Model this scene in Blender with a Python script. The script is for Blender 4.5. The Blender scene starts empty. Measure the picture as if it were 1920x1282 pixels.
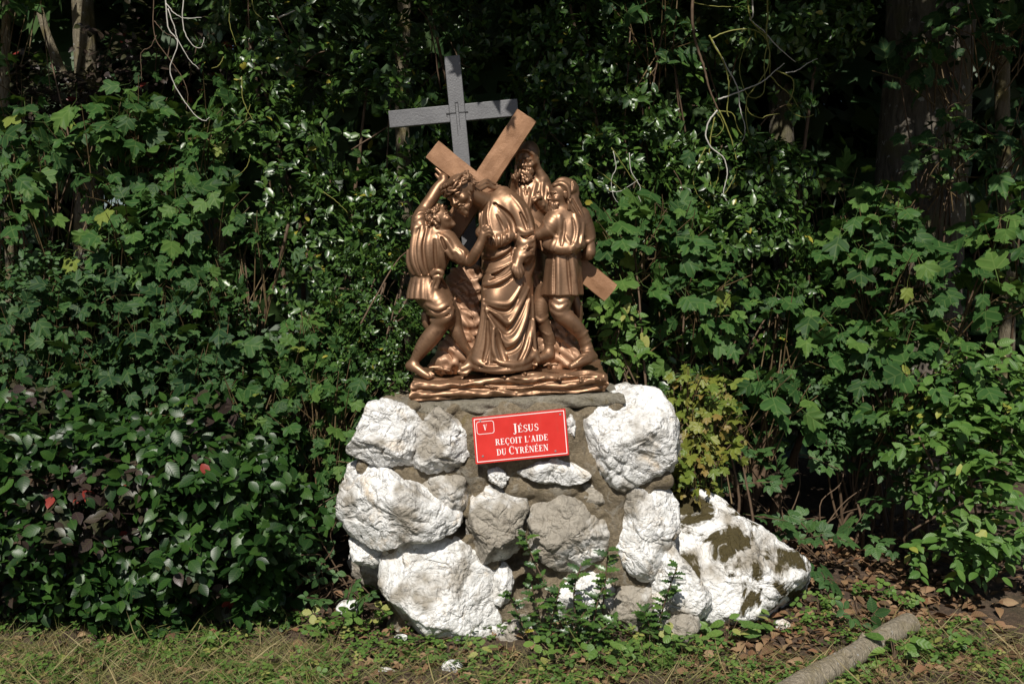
import bpy, math, random
import numpy as np
from mathutils import Vector, Matrix, Euler, noise as mnoise

random.seed(7)
rng = np.random.default_rng(11)
SC = bpy.context.scene
COL = SC.collection

# ------------------------------------------------------------------ camera
FPX = 1867.0                     # focal length in photograph pixels (1920 wide)
CAM = np.array([0.0, -4.30, 1.60])
PITCH = math.atan((641.0 - 517.0) / FPX)
cam_d = bpy.data.cameras.new('camera')
cam_d.sensor_width = 36.0
cam_d.lens = 36.0 * FPX / 1920.0
cam_d.clip_start = 0.05
cam_d.clip_end = 500.0
cam = bpy.data.objects.new('camera', cam_d)
cam.location = CAM
cam.rotation_euler = (math.pi / 2 - PITCH, 0, 0)
COL.objects.link(cam)
SC.camera = cam

# ------------------------------------------------------------------ light
SUN_EL = math.radians(48)
SUN_AZ = math.radians(-9)        # to the right of the line behind the camera
SKY_STRENGTH = 0.05
SUN_STRENGTH = 5.0
to_sun = np.array([math.sin(SUN_AZ) * math.cos(SUN_EL), -math.cos(SUN_AZ) * math.cos(SUN_EL), math.sin(SUN_EL)])
world = bpy.data.worlds.new('World')
SC.world = world
world.use_nodes = True
wn = world.node_tree
sky = wn.nodes.new('ShaderNodeTexSky')
sky.sky_type = 'NISHITA'
sky.sun_disc = False
sky.sun_elevation = SUN_EL
sky.sun_rotation = math.pi - SUN_AZ
wn.links.new(sky.outputs[0], wn.nodes['Background'].inputs[0])
wn.nodes['Background'].inputs[1].default_value = SKY_STRENGTH
sun_d = bpy.data.lights.new('sun', 'SUN')
sun_d.energy = SUN_STRENGTH
sun_d.angle = math.radians(0.53)
sun_d.color = (1.0, 0.95, 0.87)
sun = bpy.data.objects.new('sun', sun_d)
sun.rotation_euler = Vector(-to_sun).to_track_quat('-Z', 'Y').to_euler()
sun.location = (3, -8, 9)
COL.objects.link(sun)
SC.view_settings.view_transform = 'Standard'
SC.view_settings.look = 'None'
SC.view_settings.exposure = 0.12
SC.view_settings.gamma = 1.0
SC.view_settings.use_curve_mapping = False
SC.render.engine = 'CYCLES'
SC.cycles.use_denoising = True
SC.cycles.max_bounces = 6
SC.cycles.transparent_max_bounces = 4

# ------------------------------------------------------------------ helpers
CP, SP = math.cos(PITCH), math.sin(PITCH)
def W(px, py, y):
    """world point seen at photograph pixel (px, py) standing at depth Y = y"""
    a = (px - 960.0) / FPX
    b = (641.0 - py) / FPX
    d = np.array([a, CP + b * SP, -SP + b * CP])
    t = (y - CAM[1]) / d[1]
    return CAM + d * t
def pxm(y):
    """metres per photograph pixel at depth y"""
    return (y - CAM[1]) / FPX

def link(o, parent=None, label=None, cat=None, group=None, kind=None):
    COL.objects.link(o)
    if parent is not None: o.parent = parent
    if label: o['label'] = label
    if cat: o['category'] = cat
    if group: o['group'] = group
    if kind: o['kind'] = kind
    return o
def empty(name, loc=(0, 0, 0), label=None, cat=None, group=None):
    o = bpy.data.objects.new(name, None)
    o.location = loc
    o.empty_display_size = 0.1
    return link(o, None, label, cat, group)
def mesh_np(name, v, f, mat=None, smooth=True, mats=None, midx=None):
    """mesh from numpy vertices and equal-sided faces"""
    me = bpy.data.meshes.new(name)
    v = np.asarray(v, np.float32); f = np.asarray(f, np.int32)
    n = f.shape[1]
    me.vertices.add(len(v)); me.vertices.foreach_set('co', v.ravel())
    me.loops.add(f.size); me.loops.foreach_set('vertex_index', f.ravel())
    me.polygons.add(len(f))
    me.polygons.foreach_set('loop_start', np.arange(0, f.size, n, dtype=np.int32))
    me.polygons.foreach_set('loop_total', np.full(len(f), n, np.int32))
    me.polygons.foreach_set('use_smooth', np.full(len(f), smooth, bool))
    for m in (mats or [mat]):
        if m: me.materials.append(m)
    if midx is not None: me.polygons.foreach_set('material_index', np.asarray(midx, np.int32))
    me.update(calc_edges=True); me.validate()
    return me
def mesh_py(name, v, f, mat=None, smooth=False):
    me = bpy.data.meshes.new(name)
    me.from_pydata([tuple(p) for p in v], [], f)
    me.polygons.foreach_set('use_smooth', [smooth] * len(me.polygons))
    if mat: me.materials.append(mat)
    me.update()
    return me
def add(name, me, parent=None, label=None, cat=None, group=None, kind=None, loc=None):
    o = bpy.data.objects.new(name, me)
    if loc is not None: o.location = loc
    elif parent is not None: o.location = -parent.location
    return link(o, parent, label, cat, group, kind)

def crom(pts, n=6):
    """Catmull-Rom resample of rows (any number of columns)"""
    p = np.asarray(pts, float)
    if len(p) < 3: 
        t = np.linspace(0, 1, n + 1)[:, None]
        return p[0] * (1 - t) + p[-1] * t
    q = np.vstack([2 * p[0] - p[1], p, 2 * p[-1] - p[-2]])
    out = []
    for i in range(1, len(q) - 2):
        t = np.linspace(0, 1, n, endpoint=False)[:, None]
        a, b, c, d = q[i - 1], q[i], q[i + 1], q[i + 2]
        out.append(0.5 * (2 * b + (c - a) * t + (2 * a - 5 * b + 4 * c - d) * t ** 2 + (3 * b - a - 3 * c + d) * t ** 3))
    out.append(p[-1:])
    return np.vstack(out)

def tube(pts, rads, seg=6, cap=True):
    """vertices, quads of a tube along pts"""
    p = np.asarray(pts, float); n = len(p)
    rads = np.broadcast_to(np.asarray(rads, float), (n,))
    t = np.gradient(p, axis=0)
    t /= np.linalg.norm(t, axis=1)[:, None] + 1e-9
    ref = np.array([0.3, 0.9, 0.2]) if abs(t[0] @ np.array([0.3, 0.9, 0.2])) < 0.9 else np.array([1.0, 0, 0])
    u = np.cross(t, ref); u /= np.linalg.norm(u, axis=1)[:, None] + 1e-9
    w = np.cross(t, u)
    a = np.linspace(0, 2 * np.pi, seg, endpoint=False)
    v = p[:, None, :] + rads[:, None, None] * (np.cos(a)[None, :, None] * u[:, None, :] + np.sin(a)[None, :, None] * w[:, None, :])
    v = v.reshape(-1, 3)
    f = []
    for i in range(n - 1):
        for j in range(seg):
            k = (j + 1) % seg
            f.append((i * seg + j, i * seg + k, (i + 1) * seg + k, (i + 1) * seg + j))
    if cap and seg > 3:
        c0 = len(v); v = np.vstack([v, p[0], p[-1]])
        for j in range(0, seg, 2):
            f.append((c0, (j + 2) % seg, (j + 1) % seg, j))
            o = (n - 1) * seg
            f.append((c0 + 1, o + j, o + (j + 1) % seg, o + (j + 2) % seg))
    return v, np.array(f)
def merge(parts):
    vs, fs, o = [], [], 0
    for v, f in parts:
        vs.append(v); fs.append(np.asarray(f) + o); o += len(v)
    return np.vstack(vs), np.vstack(fs)

# ------------------------------------------------------------------ materials
def nodes(name):
    m = bpy.data.materials.new(name); m.use_nodes = True
    t = m.node_tree
    b = t.nodes['Principled BSDF']
    return m, t, b
def N(t, typ, **kw):
    n = t.nodes.new(typ)
    for k, v in kw.items():
        if k.startswith('i_'):
            key = k[2:]
            n.inputs[int(key) if key.isdigit() else key].default_value = v
        else: setattr(n, k, v)
    return n
def L(t, a, b): t.links.new(a, b)
def ramp(t, src, stops, interp='LINEAR'):
    r = N(t, 'ShaderNodeValToRGB')
    r.color_ramp.interpolation = interp
    e = r.color_ramp.elements
    while len(e) < len(stops): e.new(0.5)
    for el, (p, c) in zip(e, stops):
        el.position = p
        el.color = (*c, 1) if len(c) == 3 else c
    L(t, src, r.inputs[0])
    return r.outputs[0]
def mix(t, fac, a, b, mode='MIX'):
    m = N(t, 'ShaderNodeMix', data_type='RGBA', blend_type=mode)
    for sock, val in ((m.inputs[0], fac), (m.inputs[6], a), (m.inputs[7], b)):
        if hasattr(val, 'is_linked') or hasattr(val, 'links'): L(t, val, sock)
        else: sock.default_value = (*val, 1) if isinstance(val, tuple) and len(val) == 3 else val
    return m.outputs[2]
def noise_tex(t, scale, detail=4, rough=0.55, vec=None, dist=0.0):
    n = N(t, 'ShaderNodeTexNoise')
    n.inputs['Scale'].default_value = scale; n.inputs['Detail'].default_value = detail
    n.inputs['Roughness'].default_value = rough; n.inputs['Distortion'].default_value = dist
    if vec is not None: L(t, vec, n.inputs['Vector'])
    return n.outputs[0]
def geo_pos(t): return N(t, 'ShaderNodeNewGeometry').outputs['Position']
def bump(t, b, h, strength=0.5, dist=0.01):
    bp = N(t, 'ShaderNodeBump'); bp.inputs['Strength'].default_value = strength; bp.inputs['Distance'].default_value = dist
    L(t, h, bp.inputs['Height']); L(t, bp.outputs[0], b.inputs['Normal'])
    return bp
# ------------------------------------------------------------------ sculpting engine (signed distance field -> surface nets)
class Clay:
    C = 0.03
    def __init__(s, lo, hi, h=0.003):
        s.lo = np.array(lo, float); s.h = h
        s.n = np.ceil((np.array(hi) - s.lo) / h).astype(int) + 1
        s.f = np.full(s.n, s.C, np.float32)
        s.ax = [(s.lo[i] + h * np.arange(s.n[i])).astype(np.float32) for i in range(3)]
    def sl(s, lo, hi, pad):
        a = np.clip(np.floor((np.asarray(lo) - pad - s.lo) / s.h).astype(int), 0, s.n)
        b = np.clip(np.ceil((np.asarray(hi) + pad - s.lo) / s.h).astype(int) + 1, 0, s.n)
        if (b <= a).any(): return None
        return tuple(slice(i, j) for i, j in zip(a, b))
    def grid(s, q): return s.ax[0][q[0]][:, None, None], s.ax[1][q[1]][None, :, None], s.ax[2][q[2]][None, None, :]
    def put(s, q, d, k, sub):
        f = s.f[q]
        if sub:
            d = -d
            if k > 0:
                hh = np.maximum(k - np.abs(f - d), 0) / k
                s.f[q] = np.maximum(f, d) + hh * hh * k * 0.25
            else: s.f[q] = np.maximum(f, d)
        else:
            if k > 0:
                hh = np.maximum(k - np.abs(f - d), 0) / k
                s.f[q] = np.minimum(np.minimum(f, d) - hh * hh * k * 0.25, s.C)
            else: s.f[q] = np.minimum(f, d)
    def chain(s, pts, rads, k=0.012, sub=False):
        pts = np.asarray(pts, float); rads = np.asarray(rads, float)
        pad = rads.max() + s.C + k
        q = s.sl(pts.min(0), pts.max(0), pad)
        if q is None: return
        T = np.full([x.stop - x.start for x in q], s.C + k, np.float32)
        for a, b, ra, rb in zip(pts[:-1], pts[1:], rads[:-1], rads[1:]):
            w = s.sl(np.minimum(a, b), np.maximum(a, b), max(ra, rb) + s.C + k)
            if w is None: continue
            X, Y, Z = s.grid(w)
            ab = (b - a).astype(np.float32); l2 = np.float32(ab @ ab + 1e-12)
            dx, dy, dz = X - np.float32(a[0]), Y - np.float32(a[1]), Z - np.float32(a[2])
            t = np.clip((dx * ab[0] + dy * ab[1] + dz * ab[2]) / l2, 0, 1)
            d = np.sqrt((dx - t * ab[0]) ** 2 + (dy - t * ab[1]) ** 2 + (dz - t * ab[2]) ** 2) - (np.float32(ra) + t * np.float32(rb - ra))
            u = tuple(slice(x.start - y.start, x.stop - y.start) for x, y in zip(w, q))
            T[u] = np.minimum(T[u], d)
        s.put(q, T, k, sub)
    def ell(s, c, r, k=0.012, R=None, sub=False):
        r = np.asarray(r, float); m = r.max(); c = np.asarray(c, float)
        q = s.sl(c, c, m + s.C + k)
        if q is None: return
        X, Y, Z = s.grid(q)
        P = [X - c[0], Y - c[1], Z - c[2]]
        if R is not None:
            P = [P[0] * R[0][i] + P[1] * R[1][i] + P[2] * R[2][i] for i in range(3)]
        k0 = np.sqrt((P[0] / r[0]) ** 2 + (P[1] / r[1]) ** 2 + (P[2] / r[2]) ** 2)
        k1 = np.sqrt((P[0] / r[0] ** 2) ** 2 + (P[1] / r[1] ** 2) ** 2 + (P[2] / r[2] ** 2) ** 2)
        d = (k0 * (k0 - 1) / (k1 + 1e-6)).astype(np.float32)
        s.put(q, d, k, sub)
    def loft(s, rows, k=0.01, fold=None):
        """vertical loft: rows of (z, cx, cy, rx, ry); fold(theta, z01) adds metres to the radius"""
        rows = np.array(sorted(rows)); rows = rows[:1] if len(rows) == 1 else crom(rows, 6); z0, z1 = rows[0, 0], rows[-1, 0]
        m = max(rows[:, 3].max(), rows[:, 4].max()) + 0.02
        q = s.sl((rows[:, 1].min() - m, rows[:, 2].min() - m, z0), (rows[:, 1].max() + m, rows[:, 2].max() + m, z1), s.C + k)
        if q is None: return
        X, Y, Z = s.grid(q)
        zc = Z[0, 0, :]
        g = [np.interp(zc, rows[:, 0], rows[:, i]).astype(np.float32)[None, None, :] for i in range(1, 5)]
        dx, dy = X - g[0], Y - g[1]
        rr = np.sqrt((dx / g[2]) ** 2 + (dy / g[3]) ** 2)
        avg = np.sqrt(dx ** 2 + dy ** 2) / (rr + 1e-6)
        d = (rr - 1) * np.minimum(avg, np.maximum(g[2], g[3]))
        if fold is not None:
            th = np.arctan2(dy, dx)
            d = d - fold(th, ((Z - z0) / (z1 - z0)))
        d = np.maximum(d, np.maximum(z0 - Z, Z - z1)).astype(np.float32)
        s.put(q, d, k, False)
    def front(s, px, py, y0=None, y1=None):
        """depth where the sight line through a photograph pixel first meets the clay"""
        ys = np.arange(s.lo[1] if y0 is None else y0, (s.lo[1] + s.h * (s.n[1] - 1)) if y1 is None else y1, s.h * 0.7)
        a, b = W(px, py, 0.0), W(px, py, 1.0)
        P = a[None, :] + (b - a)[None, :] * ys[:, None]
        I = np.rint((P - s.lo) / s.h).astype(int)
        ok = ((I >= 0) & (I < s.n)).all(1)
        I = np.clip(I, 0, s.n - 1)
        v = np.where(ok, s.f[I[:, 0], I[:, 1], I[:, 2]], 1)
        w = np.nonzero(v < 0)[0]
        return ys[w[0]] if len(w) else None
    # drawing on the surface, pixel coordinates of the photograph
    def ridge(s, pts, r=4.0, k=4.0, off=0.35, sub=False, taper=True, n=5):
        p = crom(np.array(pts, float)[:, :2], n)
        ys = [s.front(x, y) for x, y in p]
        good = [y for y in ys if y is not None]
        if not good: return
        last = good[0]; Q = []; 
        for (x, y), d in zip(p, ys):
            if d is None: d = last
            last = d
            Q.append(d)
        Q = np.array(Q)
        for _ in range(3):
            if len(Q) > 4: Q = np.convolve(np.pad(Q, 3, mode='reflect', reflect_type='odd'), [.08, .14, .18, .2, .18, .14, .08], 'valid')
        m = pxm(0.25)
        rr = np.full(len(p), r * m)
        if taper:
            t = np.linspace(0, 1, len(p)); rr = rr * (0.35 + 0.65 * np.sin(np.pi * np.clip(t, 0.04, 0.96)) ** 0.6)
        o = (off if sub else off - .08) * r * m
        s.chain([W(x, y, d + o) for (x, y), d in zip(p, Q)], rr, k * m, sub)
    def groove(s, pts, r=3.0, k=3.0, off=0.0, n=5): s.ridge(pts, r * 1.1, k * .8, off + .22, True, True, n)
    def limb(s, pts, k=6.0, n=4):
        """rows of (px, py, y, r_px)"""
        p = crom(np.array(pts, float), n)
        s.chain([W(a, b, c) for a, b, c, d in p], [d * 1.07 * pxm(c) for a, b, c, d in p], k * pxm(0.25))
    def blob(s, px, py, y, rx, ry, rz, k=5.0, roll=0.0, yaw=0.0, sub=False):
        """ellipsoid; radii in px: rx across, ry in depth, rz up; roll turns it in the picture plane"""
        m = pxm(y)
        R = np.array(Matrix.Rotation(-math.radians(roll), 3, 'Y') @ Matrix.Rotation(math.radians(yaw), 3, 'Z'))
        s.ell(W(px, py, y), (rx * m, ry * m, rz * m), k * m, R, sub)
    def mesh(s, name, mat, smooth_it=1):
        f = s.f
        f[0, :, :] = f[-1, :, :] = s.C; f[:, 0, :] = f[:, -1, :] = s.C; f[:, :, 0] = f[:, :, -1] = s.C
        ins = f < 0
        c8 = [ins[i:i - 1 or None, j:j - 1 or None, k:k - 1 or None] for i in (0, 1) for j in (0, 1) for k in (0, 1)]
        tot = sum(c.astype(np.int8) for c in c8)
        act = (tot > 0) & (tot < 8)
        idx = np.argwhere(act)
        vid = np.full(act.shape, -1, np.int32); vid[act] = np.arange(len(idx))
        val = np.stack([f[idx[:, 0] + i, idx[:, 1] + j, idx[:, 2] + k] for i in (0, 1) for j in (0, 1) for k in (0, 1)], 1)
        cor = np.array([(i, j, k) for i in (0, 1) for j in (0, 1) for k in (0, 1)], float)
        acc = np.zeros((len(idx), 3)); cnt = np.zeros(len(idx))
        for a in range(8):
            for b in range(a + 1, 8):
                if abs(cor[a] - cor[b]).sum() != 1: continue
                va, vb = val[:, a], val[:, b]
                x = (va < 0) != (vb < 0)
                t = np.where(x, va / np.where(x, va - vb, 1), 0)
                acc += np.where(x[:, None], cor[a] + t[:, None] * (cor[b] - cor[a]), 0); cnt += x
        v = s.lo + (idx + acc / cnt[:, None]) * s.h
        quads = []
        for ax in range(3):
            a = [slice(None)] * 3; b = [slice(None)] * 3
            a[ax] = slice(0, -1); b[ax] = slice(1, None)
            A, B = ins[tuple(a)], ins[tuple(b)]
            e = np.argwhere(A != B)
            o1, o2 = [(1, 2), (2, 0), (0, 1)][ax]
            e = e[(e[:, o1] > 0) & (e[:, o2] > 0) & (e[:, o1] < s.n[o1] - 1) & (e[:, o2] < s.n[o2] - 1)]
            flip = A[tuple(e.T)]
            d1 = np.zeros(3, int); d1[o1] = 1; d2 = np.zeros(3, int); d2[o2] = 1
            q = np.stack([vid[tuple((e - d1 - d2).T)], vid[tuple((e - d2).T)], vid[tuple(e.T)], vid[tuple((e - d1).T)]], 1)
            q[~flip] = q[~flip][:, ::-1]
            quads.append(q)
        q = np.vstack(quads)
        for _ in range(smooth_it):
            acc = np.zeros_like(v); cnt = np.zeros(len(v))
            for i in range(4):
                np.add.at(acc, q[:, i], v[q[:, (i + 1) % 4]]); np.add.at(cnt, q[:, i], 1)
            v = v * 0.5 + 0.5 * acc / np.maximum(cnt, 1)[:, None]
        me = mesh_np(name, v, q, mat)
        return me
# ------------------------------------------------------------------ bronze sculpture group
def mat_bronze(name, c0=(0.21, 0.117, 0.065), c1=(0.315, 0.186, 0.110), metallic=0.65, rough=0.40, bstr=0.12):
    m, t, b = nodes(name)
    pos = geo_pos(t)
    n1 = noise_tex(t, 9, 5, 0.6, pos); n2 = noise_tex(t, 160, 3, 0.6, pos); n3 = noise_tex(t, 33, 4, 0.65, pos)
    c = ramp(t, n1, [(0.3, c0), (0.7, c1)])
    c = mix(t, ramp(t, n3, [(0.54, (0, 0, 0)), (0.70, (0.6, 0.6, 0.6))]), c, (c0[0] * 0.55, c0[1] * 0.5, c0[2] * 0.5))
    L(t, c, b.inputs['Base Color'])
    b.inputs['Metallic'].default_value = metallic
    r = N(t, 'ShaderNodeMapRange', i_3=rough - 0.10, i_4=rough + 0.16); L(t, n3, r.inputs[0]); L(t, r.outputs[0], b.inputs['Roughness'])
    bump(t, b, n2, bstr, 0.002)
    return m
M_BRONZE = mat_bronze('bronze_paint')
def mat_beam():
    m, t, b = nodes('copper_brown_paint')
    pos = geo_pos(t)
    n1 = noise_tex(t, 14, 5, 0.6, pos); n2 = noise_tex(t, 190, 4, 0.7, pos); n3 = noise_tex(t, 420, 2, 0.5, pos)
    c = ramp(t, n1, [(0.3, (0.23, 0.115, 0.055)), (0.7, (0.38, 0.205, 0.11))])
    c = mix(t, ramp(t, n2, [(0.62, (0, 0, 0)), (0.75, (0.5, 0.5, 0.5))]), c, (0.19, 0.10, 0.05))
    L(t, c, b.inputs['Base Color'])
    b.inputs['Metallic'].default_value = 0.25
    b.inputs['Roughness'].default_value = 0.52
    bump(t, b, n2, 0.4, 0.004)
    return m
M_BEAM = mat_beam()

def row(py, xl, xr, yc, ryp):
    c = W((xl + xr) / 2, py, yc); m = pxm(yc)
    return (c[2], c[0], c[1], (xr - xl) / 2 * m, ryp * m)

def head(k, px, py, y, S, yaw, pitch, roll, blend=2.5):
    """sculpted head; S = crown-to-chin height in px; returns local->world map"""
    m = pxm(y); sc = S * m; c = W(px, py, y)
    R = (Matrix.Rotation(-math.radians(roll), 3, 'Y') @ Matrix.Rotation(math.radians(yaw), 3, 'Z') @ Matrix.Rotation(math.radians(pitch), 3, 'X'))
    Rn = np.array(R)
    def w(x, yy, z): return c + Rn @ (np.array([x, yy, z]) * sc)
    def E(p, r, kk=0.06, sub=False): k.ell(w(*p), np.array(r) * sc, kk * sc, Rn, sub)
    def Cn(ps, rs, kk=0.05, sub=False): k.chain([w(*p) for p in ps], [q * sc for q in rs], kk * sc, sub)
    E((0, .06, .13), (.35, .43, .37)); E((0, -.12, -.16), (.27, .28, .34), .12)
    for s in (-1, 1):
        E((s * .14, -.405, .01), (.085, .07, .06), .04, True)
        E((s * .135, -.335, .005), (.06, .06, .05), .01)
        Cn([(s * .05, -.385, .075), (s * .14, -.395, .095), (s * .24, -.32, .06)], [.028, .034, .025], .05)
        Cn([(s * .07, -.37, .035), (s * .14, -.395, .05), (s * .21, -.35, .02)], [.012, .016, .012], .015)
        E((s * .2, -.27, -.13), (.1, .1, .09), .1)
        E((s * .345, .03, -.02), (.045, .09, .125), .03)
        Cn([(s * .36, -.04, .05), (s * .385, .05, .08), (s * .38, .08, -.02), (s * .36, .0, -.12)], [.02, .022, .02, .02], .01)
        E((s * .055, -.43, -.13), (.04, .045, .035), .03)
    Cn([(0, -.375, .07), (0, -.43, -.03), (0, -.485, -.115)], [.036, .038, .046], .04)
    Cn([(-.09, -.37, -.235), (0, -.415, -.225), (.09, -.37, -.235)], [.018, .026, .018], .02)
    Cn([(-.08, -.36, -.285), (0, -.405, -.295), (.08, -.36, -.285)], [.02, .03, .02], .02)
    Cn([(-.1, -.38, -.26), (0, -.43, -.26), (.1, -.38, -.26)], [.008, .012, .008], .01, True)
    E((0, -.32, -.41), (.11, .1, .09), .08)
    return w, E, Cn, sc
def locks(Cn, spec, rnd, kk=.02):
    """curly strands: (start, end, radius, wiggle)"""
    for a, b, r, wg in spec:
        a, b = np.array(a, float), np.array(b, float)
        n = 7; pts = []
        d = b - a; u = np.cross(d, [0.3, 1, 0.5]); u /= np.linalg.norm(u) + 1e-9; v = np.cross(d, u); v /= np.linalg.norm(v) + 1e-9
        ph = rnd.uniform(0, 6)
        for i in range(n):
            t = i / (n - 1)
            pts.append(a + d * t + wg * (u * math.sin(ph + t * 8) + v * math.cos(ph + t * 8)))
        Cn(pts, [r * (1 - .45 * i / (n - 1)) for i in range(n)], kk)

sculpt = empty('sculpture_group', W(955, 742, 0.3), 'bronze painted sculpture of four figures and a slanting wooden cross on the stone plinth', 'sculpture')
VX = 0.0026

# ---- central robed figure bowed under the cross
def figure_robed():
    rnd = random.Random(3)
    k = Clay(W(822, 705, 0.05) + np.array([-.02, 0, -.05]), W(1022, 318, 0.45) + np.array([.02, 0, .03]), VX)
    # torso, shoulder, arm
    k.loft([row(352, 928, 952, .29, 12), row(360, 915, 960, .285, 18), row(374, 903, 966, .275, 27), row(400, 898, 966, .26, 33), row(430, 899, 962, .25, 36), row(455, 899, 960, .25, 38), row(482, 905, 958, .26, 34)], .02)
    k.limb([(914, 380, .245, 17), (900, 374, .215, 15), (884, 365, .19, 14)], 8)                       # neck
    k.limb([(942, 370, .275, 18), (964, 388, .25, 21), (978, 416, .23, 22), (983, 444, .215, 20), (984, 466, .20, 18), (980, 480, .185, 16)], 7)   # upper arm to cuff
    k.limb([(988, 445, .235, 16), (993, 480, .225, 12), (992, 505, .225, 9), (985, 522, .225, 5)], 7)  # hanging sleeve
    # blouse over the girdle
    k.limb([(904, 436, .20, 12), (920, 451, .168, 12), (942, 450, .165, 11), (958, 442, .18, 10)], 7)
    # skirt
    def fold(th, z):
        back = np.clip(np.sin(th), 0, 1)
        return (0.012 * np.sin(th * 9 + 2.0 * z) * (1.0 - z) + 0.005 * np.sin(th * 17 + 1 + 3 * z) * (1 - z) ** 2) * back
    k.loft([row(464, 904, 985, .26, 34), row(500, 903, 997, .26, 41), row(540, 905, 1000, .255, 45), row(590, 902, 1000, .25, 48), row(630, 894, 999, .245, 52), row(660, 887, 1003, .24, 56), row(690, 880, 1006, .235, 60)], .015, fold)
    # knee pushing through
    k.blob(932, 552, .19, 26, 20, 40, 22, 8); k.limb([(930, 565, .172, 15), (913, 625, .165, 14), (900, 672, .16, 15)], 22)
    # mantle swept across the hips, its lower edge sharp
    for pts, r in (([(966, 452), (950, 470), (925, 481), (905, 478)], 4.5), ([(990, 462), (972, 488), (945, 505), (920, 510), (904, 504)], 5), ([(972, 500), (950, 520), (925, 532), (907, 533)], 5.5), ([(985, 480), (965, 506), (938, 520), (905, 521)], 4)):
        k.ridge(pts, r, 3, .1)
    for pts in ([(968, 462), (948, 479), (922, 490), (906, 488)], [(978, 480), (955, 500), (928, 516), (906, 512)], [(958, 522), (935, 536), (908, 541)], [(975, 492), (948, 514), (918, 527)]):
        k.groove(pts, 3.6, 3, -.15)
    k.groove([(902, 465), (930, 466), (960, 457)], 3.0, 3, 0)
    # U and V folds down the skirt, each ridge undercut by a valley
    for pts, r in (([(907, 562), (930, 569), (954, 569), (968, 553), (979, 532)], 4.0), ([(908, 571), (932, 588), (954, 605), (972, 578), (991, 540)], 5.0), ([(911, 580), (930, 618), (950, 643), (970, 634), (985, 598), (993, 562)], 5.0),
                   ([(906, 562), (902, 610), (892, 655), (882, 686)], 4.5), ([(925, 618), (925, 652), (933, 676)], 5.0), ([(998, 555), (998, 605), (992, 645), (980, 680)], 5), ([(1001, 600), (1002, 640), (1006, 668)], 4)):
        k.ridge(pts, r, 3.2, .05)
    for pts, r in (([(915, 575), (936, 583), (955, 582), (970, 560)], 4.0), ([(918, 588), (940, 612), (954, 620), (975, 590), (988, 560)], 6), ([(932, 632), (944, 656), (960, 656), (976, 640), (992, 590)], 6), ([(914, 600), (914, 645), (905, 684)], 4.0),
                   ([(932, 618), (938, 645), (946, 672), (954, 688)], 6), ([(994, 600), (986, 645), (970, 682)], 4.5), ([(919, 640), (917, 684)], 3.5)):
        k.groove(pts, r, 2.6, -.2)
    # trailing hem
    for pts, r in (([(882, 668), (898, 680), (922, 688), (945, 684), (962, 688)], 5.5), ([(928, 676), (945, 681), (970, 683), (990, 676), (1007, 660)], 5.5), ([(886, 686), (915, 695), (950, 696), (985, 689), (1008, 674)], 5)):
        k.ridge(pts, r, 4, .2)
    k.groove([(900, 688), (925, 681), (948, 688)], 2.5, 3, 0)
    # dark crease between arm and chest, chest folds
    k.groove([(928, 383), (945, 396), (960, 414), (964, 436), (963, 458), (961, 478)], 5.5, 2.5, .25)
    for pts, r in (([(936, 396), (948, 412), (955, 430), (954, 446)], 3.4), ([(899, 392), (901, 418), (907, 440)], 3.2), ([(918, 380), (914, 405), (920, 436)], 2.6)): k.ridge(pts, r, 3.5, .3)
    k.groove([(932, 404), (942, 424), (946, 440)], 2.4, 3, 0)
    for x0, x1 in ((907, 913), (917, 922), (928, 931), (940, 939), (951, 949)): k.groove([(x0, 440), ((x0 + x1) / 2 + 1, 449), (x1, 460)], 1.8, 2.2, 0)
    # sleeve folds
    for pts, r in (([(988, 392), (997, 425), (1001, 456), (999, 488)], 3.6), ([(970, 428), (984, 436), (999, 432)], 3.6), ([(968, 446), (982, 456), (1000, 450)], 4), ([(966, 476), (978, 482), (990, 478), (1000, 478)], 3.6), ([(958, 366), (976, 388), (988, 414)], 3)):
        k.ridge(pts, r, 3.4, .15)
    for pts in ([(969, 438), (984, 446), (999, 441)], [(967, 464), (981, 470), (998, 466)], [(976, 400), (984, 418), (988, 430)]): k.groove(pts, 3, 3, -.05)
    # cuff opening, hand
    k.blob(972, 496, .165, 12, 12, 9, 3, -10, 0, True)
    k.limb([(975, 478, 0.168, 10), (971, 492, 0.153, 8.5), (969, 500, 0.148, 9)], 5)
    for pts in ([(963, 497, 0.138, 3.6), (961, 504, 0.133, 3.2), (963, 509, 0.133, 2.6)], [(966, 501, 0.133, 3.6), (966, 511, 0.128, 3.2), (968, 518, 0.133, 2.7)], [(970, 502, 0.133, 3.6), (972, 513, 0.128, 3.3), (973, 522, 0.133, 2.7)], [(974, 501, 0.138, 3.5), (977, 511, 0.133, 3.1), (978, 519, 0.138, 2.6)], [(977, 499, 0.143, 3.2), (981, 507, 0.143, 2.8), (982, 513, 0.148, 2.4)]):
        k.limb(pts, 1.6, 3)
    # collar line
    k.ridge([(902, 388), (912, 378), (918, 364)], 2.2, 2, .2)
    # foot
    k.limb([(890, 662, .19, 10), (886, 678, .175, 10), (876, 688, .16, 8.5), (867, 692, .15, 7)], 6)
    for i, (tx, ty) in enumerate(((860, 697), (863, 699), (867, 700), (871, 700), (875, 700))): k.limb([(tx + 6, ty - 6, .15, 3.6), (tx + 1, ty - 1, .14, 3.0), (tx - 1, ty, .138, 2.6)], 1.5, 3)
    k.limb([(996, 668, .2, 12), (1005, 672, .19, 8), (1008, 676, .185, 6)], 6)
    # head: bowed, three-quarter to the left
    w, E, Cn, sc = head(k, 864, 361, .158, 67, -40, 14, 26)
    E((0, .1, .1), (.39, .45, .38), .05)
    sp = []
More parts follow.
